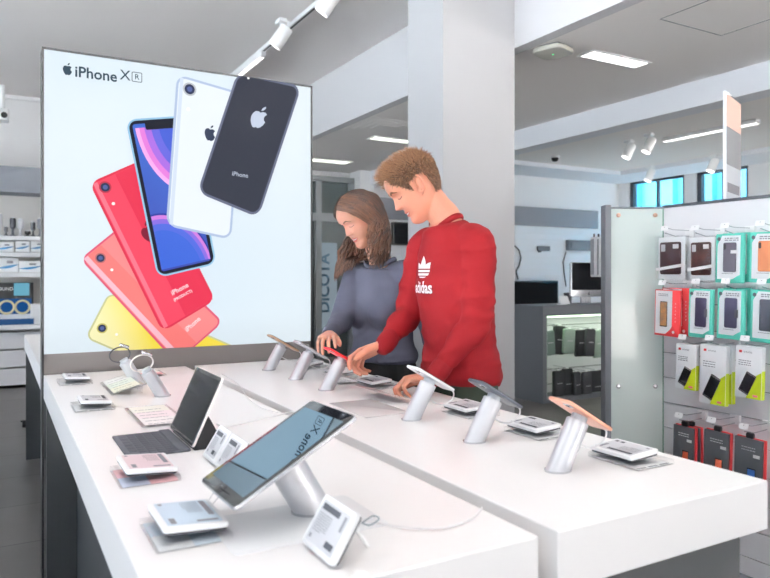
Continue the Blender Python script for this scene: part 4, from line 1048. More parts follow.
# demo unit with small screen
a = sp_(-4, 283); b_ = sp_(34, 325); w = b_.x-a.x; h = a.z-b_.z
o = thing('demo_unit', 'black and blue demonstration stand with a small lit screen', 'display stand', T((a.x+b_.x)/2, SY+.1, b_.z+.001))
MB().box((-w/2, .05, 0), (w/2, .25, h)).build('back_box', W['black'], o, smooth=False)
MB().rr(w*.42, h*.30, .006, 0, .01, 0, T(w*.18, .05, h*.84) @ RX(90)).build('small_screen', lit('blue tv picture', (120, 190, 215), .8), o)
MB().box((-w/2, .04, h*.22), (w/2-.02, .0495, h*.62)).build('blue_panel', lit('deep blue panel', (30, 92, 160), .7), o, smooth=False)
MB().box((-w/2, -.04, -.0), (w/2, .049, h*.14)).build('front_step', lit('blue step', (60, 110, 170), .5), o, smooth=False)
for k in range(2):
    hd_ = MB().tube([(-w*.22+w*.42*k+.07*math.cos(2*PI*j/24), .02, h*.42+.07*math.sin(2*PI*j/24)) for j in range(24)], .012, 8, closed=True); hd_.build('round_band', mat('pale gold', s2l(225, 215, 170), .4), o)
t_ = MB(); put_text(t_, 'SOUND', .05, T(-w*.28, .049, h*.85) @ RX(90)); t_.build('lettering', W['white'], o, smooth=False)
q = sp_(37, 318); o = MB(); o.rr(.12, .05, .004, 0, .22, .001); b_o = o.build('leaflet_box', W['white']); b_o.matrix_world = T(q.x, SY+.12, sp_(20, 325).z+.001); tag(b_o, 'small white box at the end of the demo shelf', 'box')
# black caster seen past the rear table
q = on_z(24, 424, .03); o = thing('caster_wheel', 'small black wheel on the floor left of the rear table', 'wheel', T(q.x, q.y, .032))
MB().cyl(.03, .03, -.012, .012, 20, RY(90)).build('wheel', W['black'], o); MB().rr(.05, .05, .01, .018, .03, .003).build('fork', W['black'], o)
# ================================================================== people
def skin_mat(name, rgb, lip=None):
    m = mat(name, s2l(*rgb), .48, sss=.18, bump=(220, .08, .0006), var=(14, tuple(v*.86 for v in s2l(*rgb)))); return m
def interp(tab, z):
    xs = [a for a, _ in tab]; ys = [b for _, b in tab]
    n = len(xs)
    if z <= xs[0]: return ys[0]
    if z >= xs[-1]: return ys[-1]
    for i in range(n-1):
        if xs[i] <= z <= xs[i+1]:
            h = xs[i+1]-xs[i]; t = (z-xs[i])/h
            m0 = (ys[i+1]-ys[max(i-1, 0)])/(xs[i+1]-xs[max(i-1, 0)])*h; m1 = (ys[min(i+2, n-1)]-ys[i])/(xs[min(i+2, n-1)]-xs[i])*h
            return (2*t**3-3*t*t+1)*ys[i]+(t**3-2*t*t+t)*m0+(-2*t**3+3*t*t)*ys[i+1]+(t**3-t*t)*m1
def g(x, s): return math.exp(-(x/s)**2)
class Head:
    """head in local space: +X face, +Y its left, +Z up, origin between the ears; metres"""
    def __init__(s, fem=False, smile=.0):
        s.fem = fem; s.smile = smile
        s.front = [(-.118, .050), (-.112, .066), (-.104, .076), (-.094, .081), (-.082, .079), (-.070, .074), (-.055, .0765), (-.04, .078), (-.02, .079), (0, .079), (.015, .081), (.030, .088), (.05, .0895), (.07, .085), (.09, .070), (.105, .048), (.116, .018)]
        s.back = [(-.118, -.0), (-.105, .02), (-.09, .035), (-.07, .052), (-.05, .070), (-.02, .088), (0, .095), (.03, .101), (.06, .097), (.085, .078), (.105, .045), (.116, .01)]
        wj = .92 if fem else 1.0
        s.wid = [(-.118, .014), (-.112, .024*wj), (-.10, .037*wj), (-.085, .048*wj), (-.065, .0575*wj), (-.045, .062), (-.02, .067), (0, .070), (.03, .0745), (.06, .073), (.085, .058), (.105, .034), (.116, .012)]
    def pt(s, th, z, off=0.):
        c = math.cos(th); sn = math.sin(th)
        w = interp(s.wid, z)+off
        a = (interp(s.front, z) if c > 0 else interp(s.back, z))+off
        e = .80 if c > 0 else .95
        x = a*math.copysign(abs(c)**(e if c > 0 else 1.), c); y = w*math.copysign(abs(sn)**(.9), sn)
        if c > .0:
            ay = abs(y); f = c**.5
            # nose
            if z < .034:
                if z > -.024: N = .0265*((.034-z)/.058)**1.05
                else: N = .0265*max(0, 1-((-.024-z)/.013))**.7
                if s.fem: N *= .86
                sg = interp([(-.037, .0165), (-.025, .015), (-.012, .011), (.01, .0075), (.034, .008)], z)
                x += N*g(y, sg)
                x += .006*g(ay-.0135, .0065)*g(z+.026, .007)      # nostril wings
            x -= .0115*g(ay-.031, .016)*g(z-.011, .0125)*f         # eye sockets
            x += .0075*g(ay-.031, .0115)*g(z-.010, .0085)*f         # closed lids
            x += .0035*g(ay-.030, .019)*g(z-.030, .007)*f           # brow ridge
            x += .0055*g(ay-.037, .018)*g(z+.026-.004*s.smile, .018)*f*(1+.5*s.smile)           # cheeks
            # lips
            mw = .021+.005*s.smile; zc = -.0585+.30*s.smile*ay*ay/.02*.5
            x += .0065*g(y, mw)*g(z-(zc+.0075), .0052)
            x += .0070*g(y, mw*.85)*g(z-(zc-.0085), .0062)
            x -= .0050*g(y, mw)*g(z-zc, .0022)
            x -= .003*g(y, .02)*g(z+.0745, .006)
            x -= .0025*g(y, .004)*g(z+.043, .007)
        return Vector((x, y, z))
    def shell(s, mb, M, nz=110, nt=120):
        rings = []
        for i in range(nz+1):
            t = i/nz; z = -.1175+.233*t
            rings.append([s.pt(2*PI*k/nt+.0001, z) for k in range(nt)])
        mb.rings(rings, True, M)
    def ears(s, mb, M):
        for sg in (1, -1):
            E = M @ T(-.006, sg*.069, .004) @ Matrix.Rotation(R(24)*-sg, 4, 'Z') @ RY(-12)
            pts = [((.003+.0155*math.cos(R(a)))*(1.0), sg*.009, .031*math.sin(R(a))+(.002)) for a in range(-100, 215, 15)]
            pts = [(-x if False else x*(-1), y, z) for x, y, z in pts]
            mb.tube(pts, [.0048]*len(pts), 8, M=E)
            mb.ell((-.002, sg*.001, .0), .014, .0045, .027, E, 14, 10)
            mb.ell((.002, sg*.006, -.029), .007, .0045, .009, E, 12, 8)
            mb.ell((.0085, sg*.004, -.002), .004, .006, .008, E, 12, 8)
    def patch(s, pts_uv, off, M):       # surface strip: list of rows of (y_target, z)
        out = []
        for row in pts_uv:
            r = []
            for yt, z in row:
                lo, hi = 0., PI/2-.01; sg = 1 if yt >= 0 else -1
                for _ in range(26):
                    m_ = (lo+hi)/2
                    if abs(s.pt(m_, z).y) < abs(yt): lo = m_
                    else: hi = m_
                p = s.pt(sg*lo, z); p2 = s.pt(sg*lo, z, off); d = Vector((p.x+.05, p.y, 0)).normalized()
                r.append(M @ (p+d*off))
            out.append(r)
        return out
def strip_mesh(rows, name, m, parent, thick=None):
    mb = MB(); n = len(rows[0]); vs = [p for r in rows for p in r]
    mb.add(vs, [(i*n+j, i*n+j+1, (i+1)*n+j+1, (i+1)*n+j) for i in range(len(rows)-1) for j in range(n-1)])
    o = mb.build(name, m, parent)
    md = o.modifiers.new('s', 'SOLIDIFY'); md.thickness = .0008; md.offset = 0
    return o

def hand(mb, wrist, dirv, palm_n, thumb_side, curls, spread=7, s=1., thumb=(35, 25, 20)):
    """wrist point, pointing direction, palm normal (palm faces it), +1/-1 thumb side; curls = 4 x (mcp, pip, dip) degrees index..little"""
    d = Vector(dirv).normalized(); n = Vector(palm_n); n = (n-d*n.dot(d)).normalized(); sd = d.cross(n)*thumb_side     # towards the thumb
    w = Vector(wrist)
    # palm: lofted flattened sections
    secs = [(-.012, .0235, .019, 0), (.010, .026, .0185, 0), (.035, .036, .0165, .001), (.060, .041, .0150, .001), (.082, .0405, .0125, 0), (.092, .037, .0095, -.001)]
    pts = [w+d*(a*s)+n*(o*s) for a, b, c, o in secs]
    mb.tube(pts, [b*s for a, b, c, o in secs], 20, up=tuple(sd), ry=[c*s for a, b, c, o in secs])
    fl = [(.030, .046, .026, .021, .0085, .086), (.010, .050, .030, .023, .0086, .092), (-.011, .046, .027, .021, .0082, .089), (-.031, .035, .021, .018, .0073, .081)]
    out = []
    for i, (off, l1, l2, l3, r, base) in enumerate(fl):
        sp = R(spread*(1.2-i*.9)); dd = (d*math.cos(sp)+sd*math.sin(sp)).normalized(); ax = dd.cross(n)   # rotate dd towards n
        p = w+d*((base-.018)*s)+sd*(off*s*.92); P = [p.copy()]; p = w+d*(base*s)+sd*(off*s); P.append(p.copy())
        ang = 0; k = curls[i]
        for L, c_ in ((l1, k[0]), (l2, k[1]), (l3, k[2])):
            ang += R(c_); v = dd*math.cos(ang)+n*math.sin(ang)
            P.append(p+v*(L*s*.5)); p = p+v*(L*s); P.append(p.copy())
        rr_ = [r*1.05, r*1.12, r*1.0, r*1.06, r*.95, r*.98, r*.88, r*.72]
        mb.tube(P, [q*s for q in rr_], 12, up=tuple(sd))
        out.append((P[-1], (P[-1]-P[-2]).normalized(), n))
    # thumb: leaves the side of the palm near its base
    a0, a1, a2 = [R(v) for v in thumb]
    p = w+d*(.022*s)+sd*(.017*s)+n*(.004*s)
    v = (d*math.cos(a0)+sd*math.sin(a0)*.85+n*math.sin(a0)*.5).normalized(); P = [p]; 
    P.append(p+v*(.022*s)); p = p+v*(.044*s); P.append(p.copy())
    v2 = (v*math.cos(a1)+(d*.6-sd*.5+n*.5).normalized()*math.sin(a1)).normalized(); P.append(p+v2*(.017*s)); p = p+v2*(.034*s); P.append(p.copy())
    v3 = (v2*math.cos(a2)+(d*.5-sd*.5+n*.6).normalized()*math.sin(a2)).normalized(); P.append(p+v3*(.014*s)); p = p+v3*(.027*s); P.append(p.copy())
    mb.tube(P, [q*s for q in (.015, .0155, .0125, .0108, .0115, .0105, .0075)], 12, up=tuple(n))
    out.append((P[-1], (P[-1]-P[-2]).normalized(), n))
    return out
def remesh(mb, name, m, parent, vox=.003, smooth=2, mats=None, fac=.5):
    o = mb.build(name, m, parent); r = o.modifiers.new('r', 'REMESH'); r.mode = 'VOXEL'; r.voxel_size = vox; r.adaptivity = 0; r.use_smooth_shade = True
    s_ = o.modifiers.new('s', 'SMOOTH'); s_.iterations = smooth; s_.factor = fac
    dg = bpy.context.evaluated_depsgraph_get(); me = bpy.data.meshes.new_from_object(o.evaluated_get(dg)); o.modifiers.clear(); o.data = me
    me.polygons.foreach_set('use_smooth', [True]*len(me.polygons))
    return o
def wob(o, fn):
    me = o.data; n = len(me.vertices); co_ = np.empty(n*3); me.vertices.foreach_get('co', co_); co_ = co_.reshape(-1, 3)
    no = np.empty(n*3); me.vertex_normals.foreach_get('vector', no); no = no.reshape(-1, 3)
    co_ += no*fn(co_)[:, None]; me.vertices.foreach_set('co', co_.ravel()); me.update()
def along(pts, n=6): return spl(pts, n)
def lerp_list(vals, n):
    m = len(vals)-1; out = []
    for i in range(m*n+1):
        t = i/n; a = min(int(t), m-1); f = t-a; f = f*f*(3-2*f); out.append(vals[a]*(1-f)+vals[a+1]*f)
    return out
def limb(mb, joints, rad, n=6, seg=18, ry=None):
    p = spl(joints, n); mb.tube(p, lerp_list(rad, n), seg, ry=lerp_list(ry, n) if ry else None)

def fold_fn(seed, amp, sc=9., zs=2.2):
    off = Vector((seed*3.1, seed*1.7, 0))
    def f(co_):
        out = np.empty(len(co_))
        for i, (x, y_, z) in enumerate(co_):
            v = Vector((x*sc+seed, y_*sc, z*sc*zs*.5)); q = noise.noise(v)+.5*noise.noise(v*2.3)
            out[i] = amp*(1-abs(q)*2.4)
        return out
    return f

def build_person(spec):
    P = thing(spec['name'], spec['label'], 'person', T(*spec['feet']))
    O = Vector(spec['feet']); sh = lambda v: Vector(v)-O
    sk = spec['skin']
    f = Vector((math.cos(R(spec['hd'])), math.sin(R(spec['hd'])), 0)); l = Vector((-f.y, f.x, 0)); U = Vector((0, 0, 1))    # body forward / left
    pel = sh(spec['pelvis']); ch = sh(spec['chest']); nk = sh(spec['neck']); 
    SL, SR, EL, ER, WL, WR = [sh(spec[k]) for k in ('SL', 'SR', 'EL', 'ER', 'WL', 'WR')]
    hc = sh(spec['head_c'])
    hf = Vector((math.cos(R(spec['head_hd'])), math.sin(R(spec['head_hd'])), 0)); pit = R(spec['pitch']); roll = R(spec.get('roll', 0))
    hx = hf*math.cos(pit)-U*math.sin(pit); hl = Vector((-hf.y, hf.x, 0)); hz = hx.cross(hl)
    hl2 = hl*math.cos(roll)+hz*math.sin(roll); hz2 = hz*math.cos(roll)-hl*math.sin(roll)
    MH = Matrix((hx, hl2, hz2)).transposed().to_4x4(); MH.translation = hc
    k = spec.get('k', 1.); MH = MH @ Matrix.Scale(spec.get('hs', 1.), 4)
    H_ = Head(spec['fem'], spec['smile'])
    mb = MB()
    H_.shell(mb, MH); H_.ears(mb, MH)
    # neck
    skull = MH @ Vector((-.022, 0, -.045)); skull2 = MH @ Vector((-.020, 0, .0)); nb = nk-U*.05
    nr = spec['neck_r']
    mb.tube(spl([nb, nk, nk.lerp(skull, .5), skull, skull2], 5), lerp_list([nr*1.2, nr*1.08, nr, nr*.98, nr*.9], 5), 24)
    # trunk under the clothes
    tw_, td = spec['trunk']
    def trunk(mb, g_=0., rs=None, top=True):
        c = [pel-U*.06, pel, pel.lerp(ch, .35), pel.lerp(ch, .7), ch, ch.lerp(nk, .55), nk-U*.03]
        ws = [tw_*.86, tw_*.9, tw_*.86 if spec['fem'] else tw_*.88, tw_*.88, tw_*1.0, tw_*.86, tw_*.40]; ds = [td*.92, td*.95, td*.86, td*.95, td*1.04, td*.78, td*.50]
        mb.tube(spl(c, 6), [w_+g_ for w_ in lerp_list(ws, 6)], 32, up=tuple(l), ry=[d_+g_ for d_ in lerp_list(ds, 6)])
    trunk(mb)
    if spec['fem']:
        for sg in (1, -1): mb.ell(tuple(ch+f*(td*.60)+l*(sg*.055)-U*.055), .058, .058, .065)
    for S, E, W_ in ((SL, EL, WL), (SR, ER, WR)):
        limb(mb, [S+(nk-S)*.30-U*.02, S+(nk-S)*.1-U*.012, S.lerp(E, .5), E, E.lerp(W_, .3), E.lerp(W_, .7), W_], [.040*k, .042*k, .041*k, .036*k, .038*k, .029*k, .0225*k])
    tips = hand(mb, WL+(spec['dL'][0]*.008), spec['dL'][0], spec['dL'][1], -1 if not spec.get('flipL') else 1, spec['cL'], s=spec['hands'], thumb=spec['tL'], spread=spec.get('spL', 7))
    tips += hand(mb, WR+(spec['dR'][0]*.008), spec['dR'][0], spec['dR'][1], 1, spec['cR'], s=spec['hands'], thumb=spec['tR'])
    # legs
    legs = []
    for sg in (1, -1):
        hp = pel+l*(sg*.074)-U*.02; fo = Vector((pel.x, pel.y, .09))+l*(sg*.11)+f*(.0)+f*spec['foot'][0 if sg > 0 else 1]; kn = hp.lerp(fo, .48)+f*.035
        legs.append((hp, kn, fo))
        limb(mb, [hp-U*.06, hp.lerp(kn, .5), kn, kn.lerp(fo, .35), fo], [.074, .072, .055, .054, .04])
    body = remesh(mb, 'body', [sk], P, .0032 if not QUICK else .006, 1)
    # shoes
    for sg, (hp, kn, fo) in zip((1, -1), legs):
        sb = MB(); b = Vector((fo.x, fo.y, 0)); rings = []
        for t, w_, h_ in ((-.085, .022, .05), (-.07, .034, .075), (-.03, .037, .09), (.02, .038, .085), (.07, .043, .062), (.12, .046, .05), (.16, .038, .042), (.178, .018, .03)):
            c = b+f*t
            rings.append([c+l*(w_*math.copysign(abs(math.cos(a))**.7, math.cos(a)))+U*(h_/2+h_/2*math.sin(a)) for a in [2*PI*q/20 for q in range(20)]])
        sb.rings(rings); s_ = sb.build('shoe', spec['shoe'], P)
        so = MB(); so.rr(.27, .092, .04, 0.0, .018, .003, frame(b+f*.046, f, l)); so.build('sole', W['white'], s_)
    # trousers
    tb = MB()
    for hp, kn, fo in legs:
        limb(tb, [hp-U*.03, hp.lerp(kn, .5), kn, kn.lerp(fo, .4), fo+U*.0], [.090, .084, .072, .068, .062])
    tb.tube(spl([pel-U*.11, pel-U*.03, pel+U*.03, pel+U*.06], 4), lerp_list([tw_*1.0, tw_*1.0, tw_*.95, tw_*.84], 4), 32, up=tuple(l), ry=lerp_list([td*1.05, td*1.05, td*1.0, td*.9], 4))
    tr = remesh(tb, 'trousers', [spec['trouser']], P, .007, 3)
    wob(tr, fold_fn(4, .003, 8))
    # sweater
    w_ = MB(); gg = spec['sw']
    c = [pel+U*spec['hem'], pel+U*(spec['hem']+.03), pel.lerp(ch, .35), pel.lerp(ch, .7), ch, ch.lerp(nk, .55), ch.lerp(nk, .85), nk-U*.012]
    hemw = spec.get('hemw', 1.0)
    ws = [tw_*.92*hemw, tw_*1.0*hemw, tw_*.95, tw_*.98, tw_*1.04, tw_*.90, tw_*.60, tw_*.36]; ds = [td*.98*hemw, td*1.12*hemw, td*1.0, td*1.05, td*1.08, td*.82, td*.64, td*.50]
    w_.tube(spl(c, 6), [a+gg for a in lerp_list(ws, 6)], 36, up=tuple(l), ry=[a+gg for a in lerp_list(ds, 6)], capr=False)
    if spec['fem']:
        for sg in (1, -1): w_.ell(tuple(ch+f*(td*.62)+l*(sg*.055)-U*.055), .068, .068, .075)
    for S, E, W1 in ((SL, EL, WL), (SR, ER, WR)):
        cf = E.lerp(W1, spec['cuff']); q = spec['slv']
        limb(w_, [S+(nk-S)*.50-U*.020, S.lerp(nk, .10)-U*.004, S.lerp(E, .5), E, E.lerp(cf, .4), E.lerp(cf, .8), cf], [.055*q, .066*q, .060*q, .054*q, .047*q, .037*q, .029*q], seg=24)
    sw = remesh(w_, 'sweater', [spec['sweater']], P, .005 if not QUICK else .009, 4)
    def folds(co_):
        out = np.zeros(len(co_)); z0 = pel.z+spec['hem']
        E_ = [np.array(EL), np.array(ER)]; S_ = [np.array(SL), np.array(SR)]
        for i, (x, y_, z) in enumerate(co_):
            v = Vector((x, y_, z)); a = 0
            q = noise.noise(Vector((x*6+spec['seed'], y_*6, z*15))); a += spec['fold']*1.5*(.5-abs(q)*2.2)
            for e, c_ in ((EL, .9), (ER, .9)):
                dd = (v-e).length
                if dd < .17: a += spec['fold']*1.5*(1-dd/.17)*math.sin((v-e).z*85+9*noise.noise(v*7))*.7
            hz_ = z-z0
            if hz_ < .16: a += spec['fold']*1.1*(1-hz_/.16)*math.sin(z*70+12*noise.noise(Vector((x*6, y_*6, z*4))))*.7
            out[i] = a
        return out
    wob(sw, folds)
    # ribbing
    for W1, E in ((WL, EL), (WR, ER)):
        cf = E.lerp(W1, spec['cuff']); dv = (W1-E).normalized(); q = spec['slv']
        cm = MB(); cm.tube([cf-dv*.004, cf+dv*.012, cf+dv*.03, cf+dv*.048, cf+dv*.055], [.0345*q, .0365*q, .0360*q, .0345*q, .030*q], 28); cm.build('cuff', spec['rib'], P)
    # collar
    ndir = (nk.lerp(skull, .5)-nk).normalized(); ndir = (ndir+U*.5).normalized()
    cl = MB(); e1 = l; e2 = ndir.cross(e1).normalized()
    cr_ = spec['collar']; cp = nk-U*.004+f*spec.get('colf', .004)
    trap = MB()
    cpts = [cp+e1*(math.cos(2*PI*j/40)*cr_*1.08)+e2*(math.sin(2*PI*j/40)*cr_)+ndir*(.010*math.cos(4*PI*j/40)) for j in range(40)]
    cl.tube(cpts, .011, 10, closed=True, up=tuple(ndir), ry=.006); cl.build('collar', spec['rib'], P)
    return dict(P=P, O=O, MH=MH, H=H_, f=f, l=l, sw=sw, body=body, ch=ch, pel=pel, nk=nk, tips=tips, sh=sh, SL=SL, SR=SR)

def face(D, brow, lipm, lash, male=False):
    H_, MH, P = D['H'], D['MH'], D['P']
    for sg in (1, -1):
        rows = []
        for r_ in range(3):
            row = []
            for j in range(13):
                u = j/12; y_ = sg*(.013+.037*u); zc = .0285+.007*math.sin(PI*min(u*1.15, 1)*.8)-.006*max(0, u-.6)/.4
                hgt = (.0048 if male else .0032)*(1-.75*u**2)
                row.append((y_, zc+(r_-1)*hgt))
            rows.append(row)
        strip_mesh(H_.patch(rows, .0012, MH), 'eyebrow', brow, P)
        rows = []
        for r_ in range(2):
            rows.append([(sg*(.018+.027*j/10), .0045-.0038*math.sin(PI*j/10)+(r_-.5)*.0024) for j in range(11)])
        strip_mesh(H_.patch(rows, .0016, MH), 'eyelash', lash, P)
    mw = .0235+.006*H_.smile
    def lip(zs, nm):
        rows = []
        for (a, b_) in zs:
            rows.append([(-mw+2*mw*j/16, -.0585+.30*H_.smile*((-mw+2*mw*j/16)**2)/.02*.5+ a*(1-abs(2*j/16-1)**2.2)+b_) for j in range(17)])
        strip_mesh(H_.patch(rows, .0007, MH), nm, lipm, P)
    lip([(.0095, 0), (.006, 0), (.003, 0), (.0006, 0)], 'upper_lip')
    if H_.smile > .5:
        rows = [[(-mw*.8+1.6*mw*j/14, -.0585+.30*H_.smile*((-mw*.8+1.6*mw*j/14)**2)/.02*.5+a*(1-abs(2*j/14-1)**2)) for j in range(15)] for a in (.0014, -.0026)]
        strip_mesh(H_.patch(rows, .0028, MH), 'teeth', W['paper'], P)
        lip([(-.003, 0), (-.006, 0), (-.009, 0), (-.012, 0)], 'lower_lip')
    else: lip([(-.0006, 0), (-.004, 0), (-.008, 0), (-.011, 0)], 'lower_lip')
def nails(D, m):
    mb = MB()
    for p, d, n in D['tips']:
        pass

QUICK = False
def hair_mat(name, c1, c2):
    m = mat(name, c1, .42, spec=.5); nt = m.node_tree; b = nt.nodes['Principled BSDF']
    at_ = nt.nodes.new('ShaderNodeAttribute'); at_.attribute_name = 'tone'; mx = nt.nodes.new('ShaderNodeMix'); mx.data_type = 'RGBA'
    mx.inputs[6].default_value = (*c1, 1); mx.inputs[7].default_value = (*c2, 1)
    nt.links.new(at_.outputs['Fac'], mx.inputs[0]); nt.links.new(mx.outputs[2], b.inputs['Base Color']); return m
def strands(curves, name, m, parent, rnd, sides=4):
    """curves: list of (points, radius list, flat) -> one mesh with a per-strand tone"""
    V = []; F = []; tone = []
    for pts, rad, tn, flat_ in curves:
        o = len(V); n = len(pts); prev = None
        for i, p in enumerate(pts):
            d = (pts[min(i+1, n-1)]-pts[max(i-1, 0)])
            if d.length < 1e-9: d = Vector((0, 0, 1))
            d.normalize()
            if prev is None: prev = d.orthogonal()
            u = (prev-d*prev.dot(d)).normalized(); prev = u; w_ = d.cross(u)
            for q in range(sides):
                a = 2*PI*q/sides; V.append(p+u*(rad[i]*math.cos(a))+w_*(rad[i]*flat_*math.sin(a))); tone.append(tn)
        for i in range(n-1):
            for q in range(sides):
                a = o+i*sides+q; b_ = o+i*sides+(q+1) % sides; F.append((a, b_, b_+sides, a+sides))
        F.append(tuple(o+(n-1)*sides+q for q in range(sides)))
    me = bpy.data.meshes.new(name); me.from_pydata(V, [], F); me.materials.append(m)
    at_ = me.attributes.new('tone', 'FLOAT', 'POINT'); at_.data.foreach_set('value', tone)
    me.polygons.foreach_set('use_smooth', [True]*len(me.polygons))
    o = bpy.data.objects.new(name, me); C.objects.link(o); o.parent = parent; return o

# ------------------------------------------------------------------ the man
red = mat('red sweatshirt cotton', s2l(128, 20, 26), .85, spec=.2, bump=(500, .25, .0006)); redr = mat('red ribbing', s2l(120, 18, 24), .85, spec=.2, bump=(700, .3, .0006))
rest = Vector((-.94, .28, -.16)).normalized()
man = build_person(dict(name='person', label='short-haired man in a red sweatshirt leaning over the white table', seed=1,
    feet=(1.50, 2.05, 0), hd=177, pelvis=(1.468, 2.045, .90), chest=(1.445, 2.055, 1.20), neck=(1.418, 2.068, 1.440),
    SL=(1.450, 1.912, 1.338), SR=(1.42, 2.222, 1.338), EL=(1.415, 1.885, 1.08), ER=(1.36, 2.235, 1.095), WL=(1.292, 1.950, .897), WR=(1.212, 2.150, .992),
    head_c=(1.315, 2.115, 1.553), head_hd=158, pitch=37, roll=0, fem=False, smile=.6, neck_r=.054, trunk=(.155, .106), skin=skin_mat('fair skin', (200, 136, 112)),
    dL=(Vector((-.86, .36, -.06)), Vector((0, -.15, -1))), cL=[(38, 58, 26), (40, 62, 28), (42, 64, 28), (44, 64, 28)], tL=(30, 12, 8),
    dR=(Vector((-.80, .30, -.34)), Vector((-.10, -.62, -.75))), cR=[(22, 38, 20), (40, 52, 28), (50, 58, 30), (54, 58, 30)], tR=(30, 14, 10),
    hands=1.0, spL=2, foot=(.04, -.05), shoe=W['white'], trouser=mat('dark green trousers', s2l(44, 56, 44), .8), sweater=red, rib=redr, sw=.012, hem=-.050, hemw=1.04, cuff=.80, slv=1.0, fold=.0045, collar=.058, colf=.000))
lash = mat('lash', s2l(50, 36, 30), .7)
face(man, mat('brown brow', s2l(116, 80, 58), .8), mat('lip', s2l(196, 108, 98), .45, sss=.1), lash, True)
hm = hair_mat('short brown hair', s2l(84, 57, 42), s2l(182, 136, 100)); rnd = random.Random(3)
def scalp_ok_man(th, z):
    a = abs((th+PI) % (2*PI)-PI)       # 0 = front
    if a < .5: lim = .092-.006*(a/.5)
    elif a < .95: lim = .086-.036*(a-.5)/.45
    elif a < 1.35: lim = .050-.056*(a-.95)/.4
    elif a < 1.95: lim = .030
    elif a < 2.2: lim = .03-.075*(a-1.95)/.25
    else: lim = -.052
    return z > lim
H_ = man['H']; MH = man['MH']
cap = MB(); NT = 96; NZ = 60; idx = {}; vs = []; fs = []
for i in range(NZ):
    z = -.06+.174*i/(NZ-1)
    for j in range(NT):
        p = H_.pt(2*PI*j/NT, z, .005); vs.append(MH @ p)
for i in range(NZ-1):
    for j in range(NT):
        if scalp_ok_man(2*PI*(j+.5)/NT, -.06+.174*(i+.5)/(NZ-1)): fs.append((i*NT+j, i*NT+(j+1) % NT, (i+1)*NT+(j+1) % NT, (i+1)*NT+j))
top_i = len(vs); vs.append(MH @ Vector((0, 0, .122)))
for j in range(NT): fs.append(((NZ-1)*NT+j, (NZ-1)*NT+(j+1) % NT, top_i))
def scalp_curves_man():
    out = []; tries = 0
    while len(out) < 5200 and tries < 40000:
        tries += 1; z = rnd.uniform(-.055, .1145); th = rnd.uniform(0, 2*PI)
        if z > .09 and rnd.random() < .0: continue
        w_ = interp(H_.wid, z)
        if rnd.random() > w_/.075+.15: continue
        if not scalp_ok_man(th, z): continue
        p = H_.pt(th, z, .003); p1 = H_.pt(th, z, .02); c_ = Vector((-.01, 0, .02)); nrm = (p-c_).normalized()
        a = abs((th+PI) % (2*PI)-PI); topness = max(0, min(1, (z-.03)/.06)); front = max(0, math.cos(th))
        side = 1-topness
        # combing direction in head space: forward & up at the front, down at the sides and back
        comb = Vector((.40, .12*math.sin(th*3), .45))*topness + Vector((.15, 0, -1))*side*.9
        comb += Vector((rnd.gauss(0, .28), rnd.gauss(0, .28), rnd.gauss(0, .2)))
        L = .012+.024*topness+.002*front*topness
        if z < 0: L = .010
        L *= rnd.uniform(.75, 1.2)
        d0 = (nrm*.75+comb*.55).normalized(); d1 = (nrm*(.25+.25*front*topness)+comb).normalized()
        pts = [MH @ p, MH @ (p+d0*L*.4), MH @ (p+d0*L*.4+(d0+d1).normalized()*L*.3), MH @ (p+d0*L*.4+(d0+d1).normalized()*L*.3+d1*L*.3)]
        r = .0011; out.append((pts, [r, r, r*.8, r*.25], min(1, max(0, rnd.gauss(.25+.35*topness, .22))), .7))
    return out
o = strands(scalp_curves_man(), 'hair', hm, man['P'], rnd)
cap.add(vs, fs); hc_ = cap.build('hair_base', mat('hair base', s2l(92, 64, 47), .8), o)
# logo on the chest: three-leaf emblem with stripes and the word below, laid on the cloth
dg = bpy.context.evaluated_depsgraph_get()
me = man['sw'].data; bvh = BVHTree.FromPolygons([v.co for v in me.vertices], [tuple(p.vertices) for p in me.polygons])
def lay_on(D, bvh, vs, cz, cu, off=.0016):
    out = []
    f, l, ch = D['f'], D['l'], D['ch']
    for x, y_ in vs:
        # x to the wearer's right-to-left as read by a viewer: viewer's left = wearer's right
        o_ = Vector((ch.x, ch.y, 0))+f*.5+l*(x+cu)+Vector((0, 0, cz+y_))
        h = bvh.ray_cast(o_, -f)
        out.append((h[0]+f*off) if h[0] else (o_-f*.36))
    return out
def subdiv2(vs, fs, mx=.006):
    bm = bmesh.new(); bv = [bm.verts.new((v[0], v[1], 0)) for v in vs]
    for f_ in fs:
        try: bm.faces.new([bv[i] for i in f_])
        except ValueError: pass
    bmesh.ops.triangulate(bm, faces=bm.faces)
    for _ in range(5):
        es = [e for e in bm.edges if e.calc_length() > mx]
        if not es: break
        bmesh.ops.subdivide_edges(bm, edges=es, cuts=1)
    bmesh.ops.triangulate(bm, faces=bm.faces)
    bm.verts.index_update(); a = [(v.co.x, v.co.y) for v in bm.verts]; b_ = [[v.index for v in f_.verts] for f_ in bm.faces]; bm.free(); return a, b_
def leafshape(cx, cy, ang, L_, Wd, n=14):
    pts = []
    for i in range(n+1):
        t = i/n; pts.append((Wd*math.sin(PI*t)**.8*(1-.15*t), L_*t))
    for i in range(n-1, 0, -1):
        t = i/n; pts.append((-Wd*math.sin(PI*t)**.8*(1-.15*t), L_*t))
    a = R(ang); return [(cx+x*math.cos(a)-y_*math.sin(a), cy+x*math.sin(a)+y_*math.cos(a)) for x, y_ in pts]
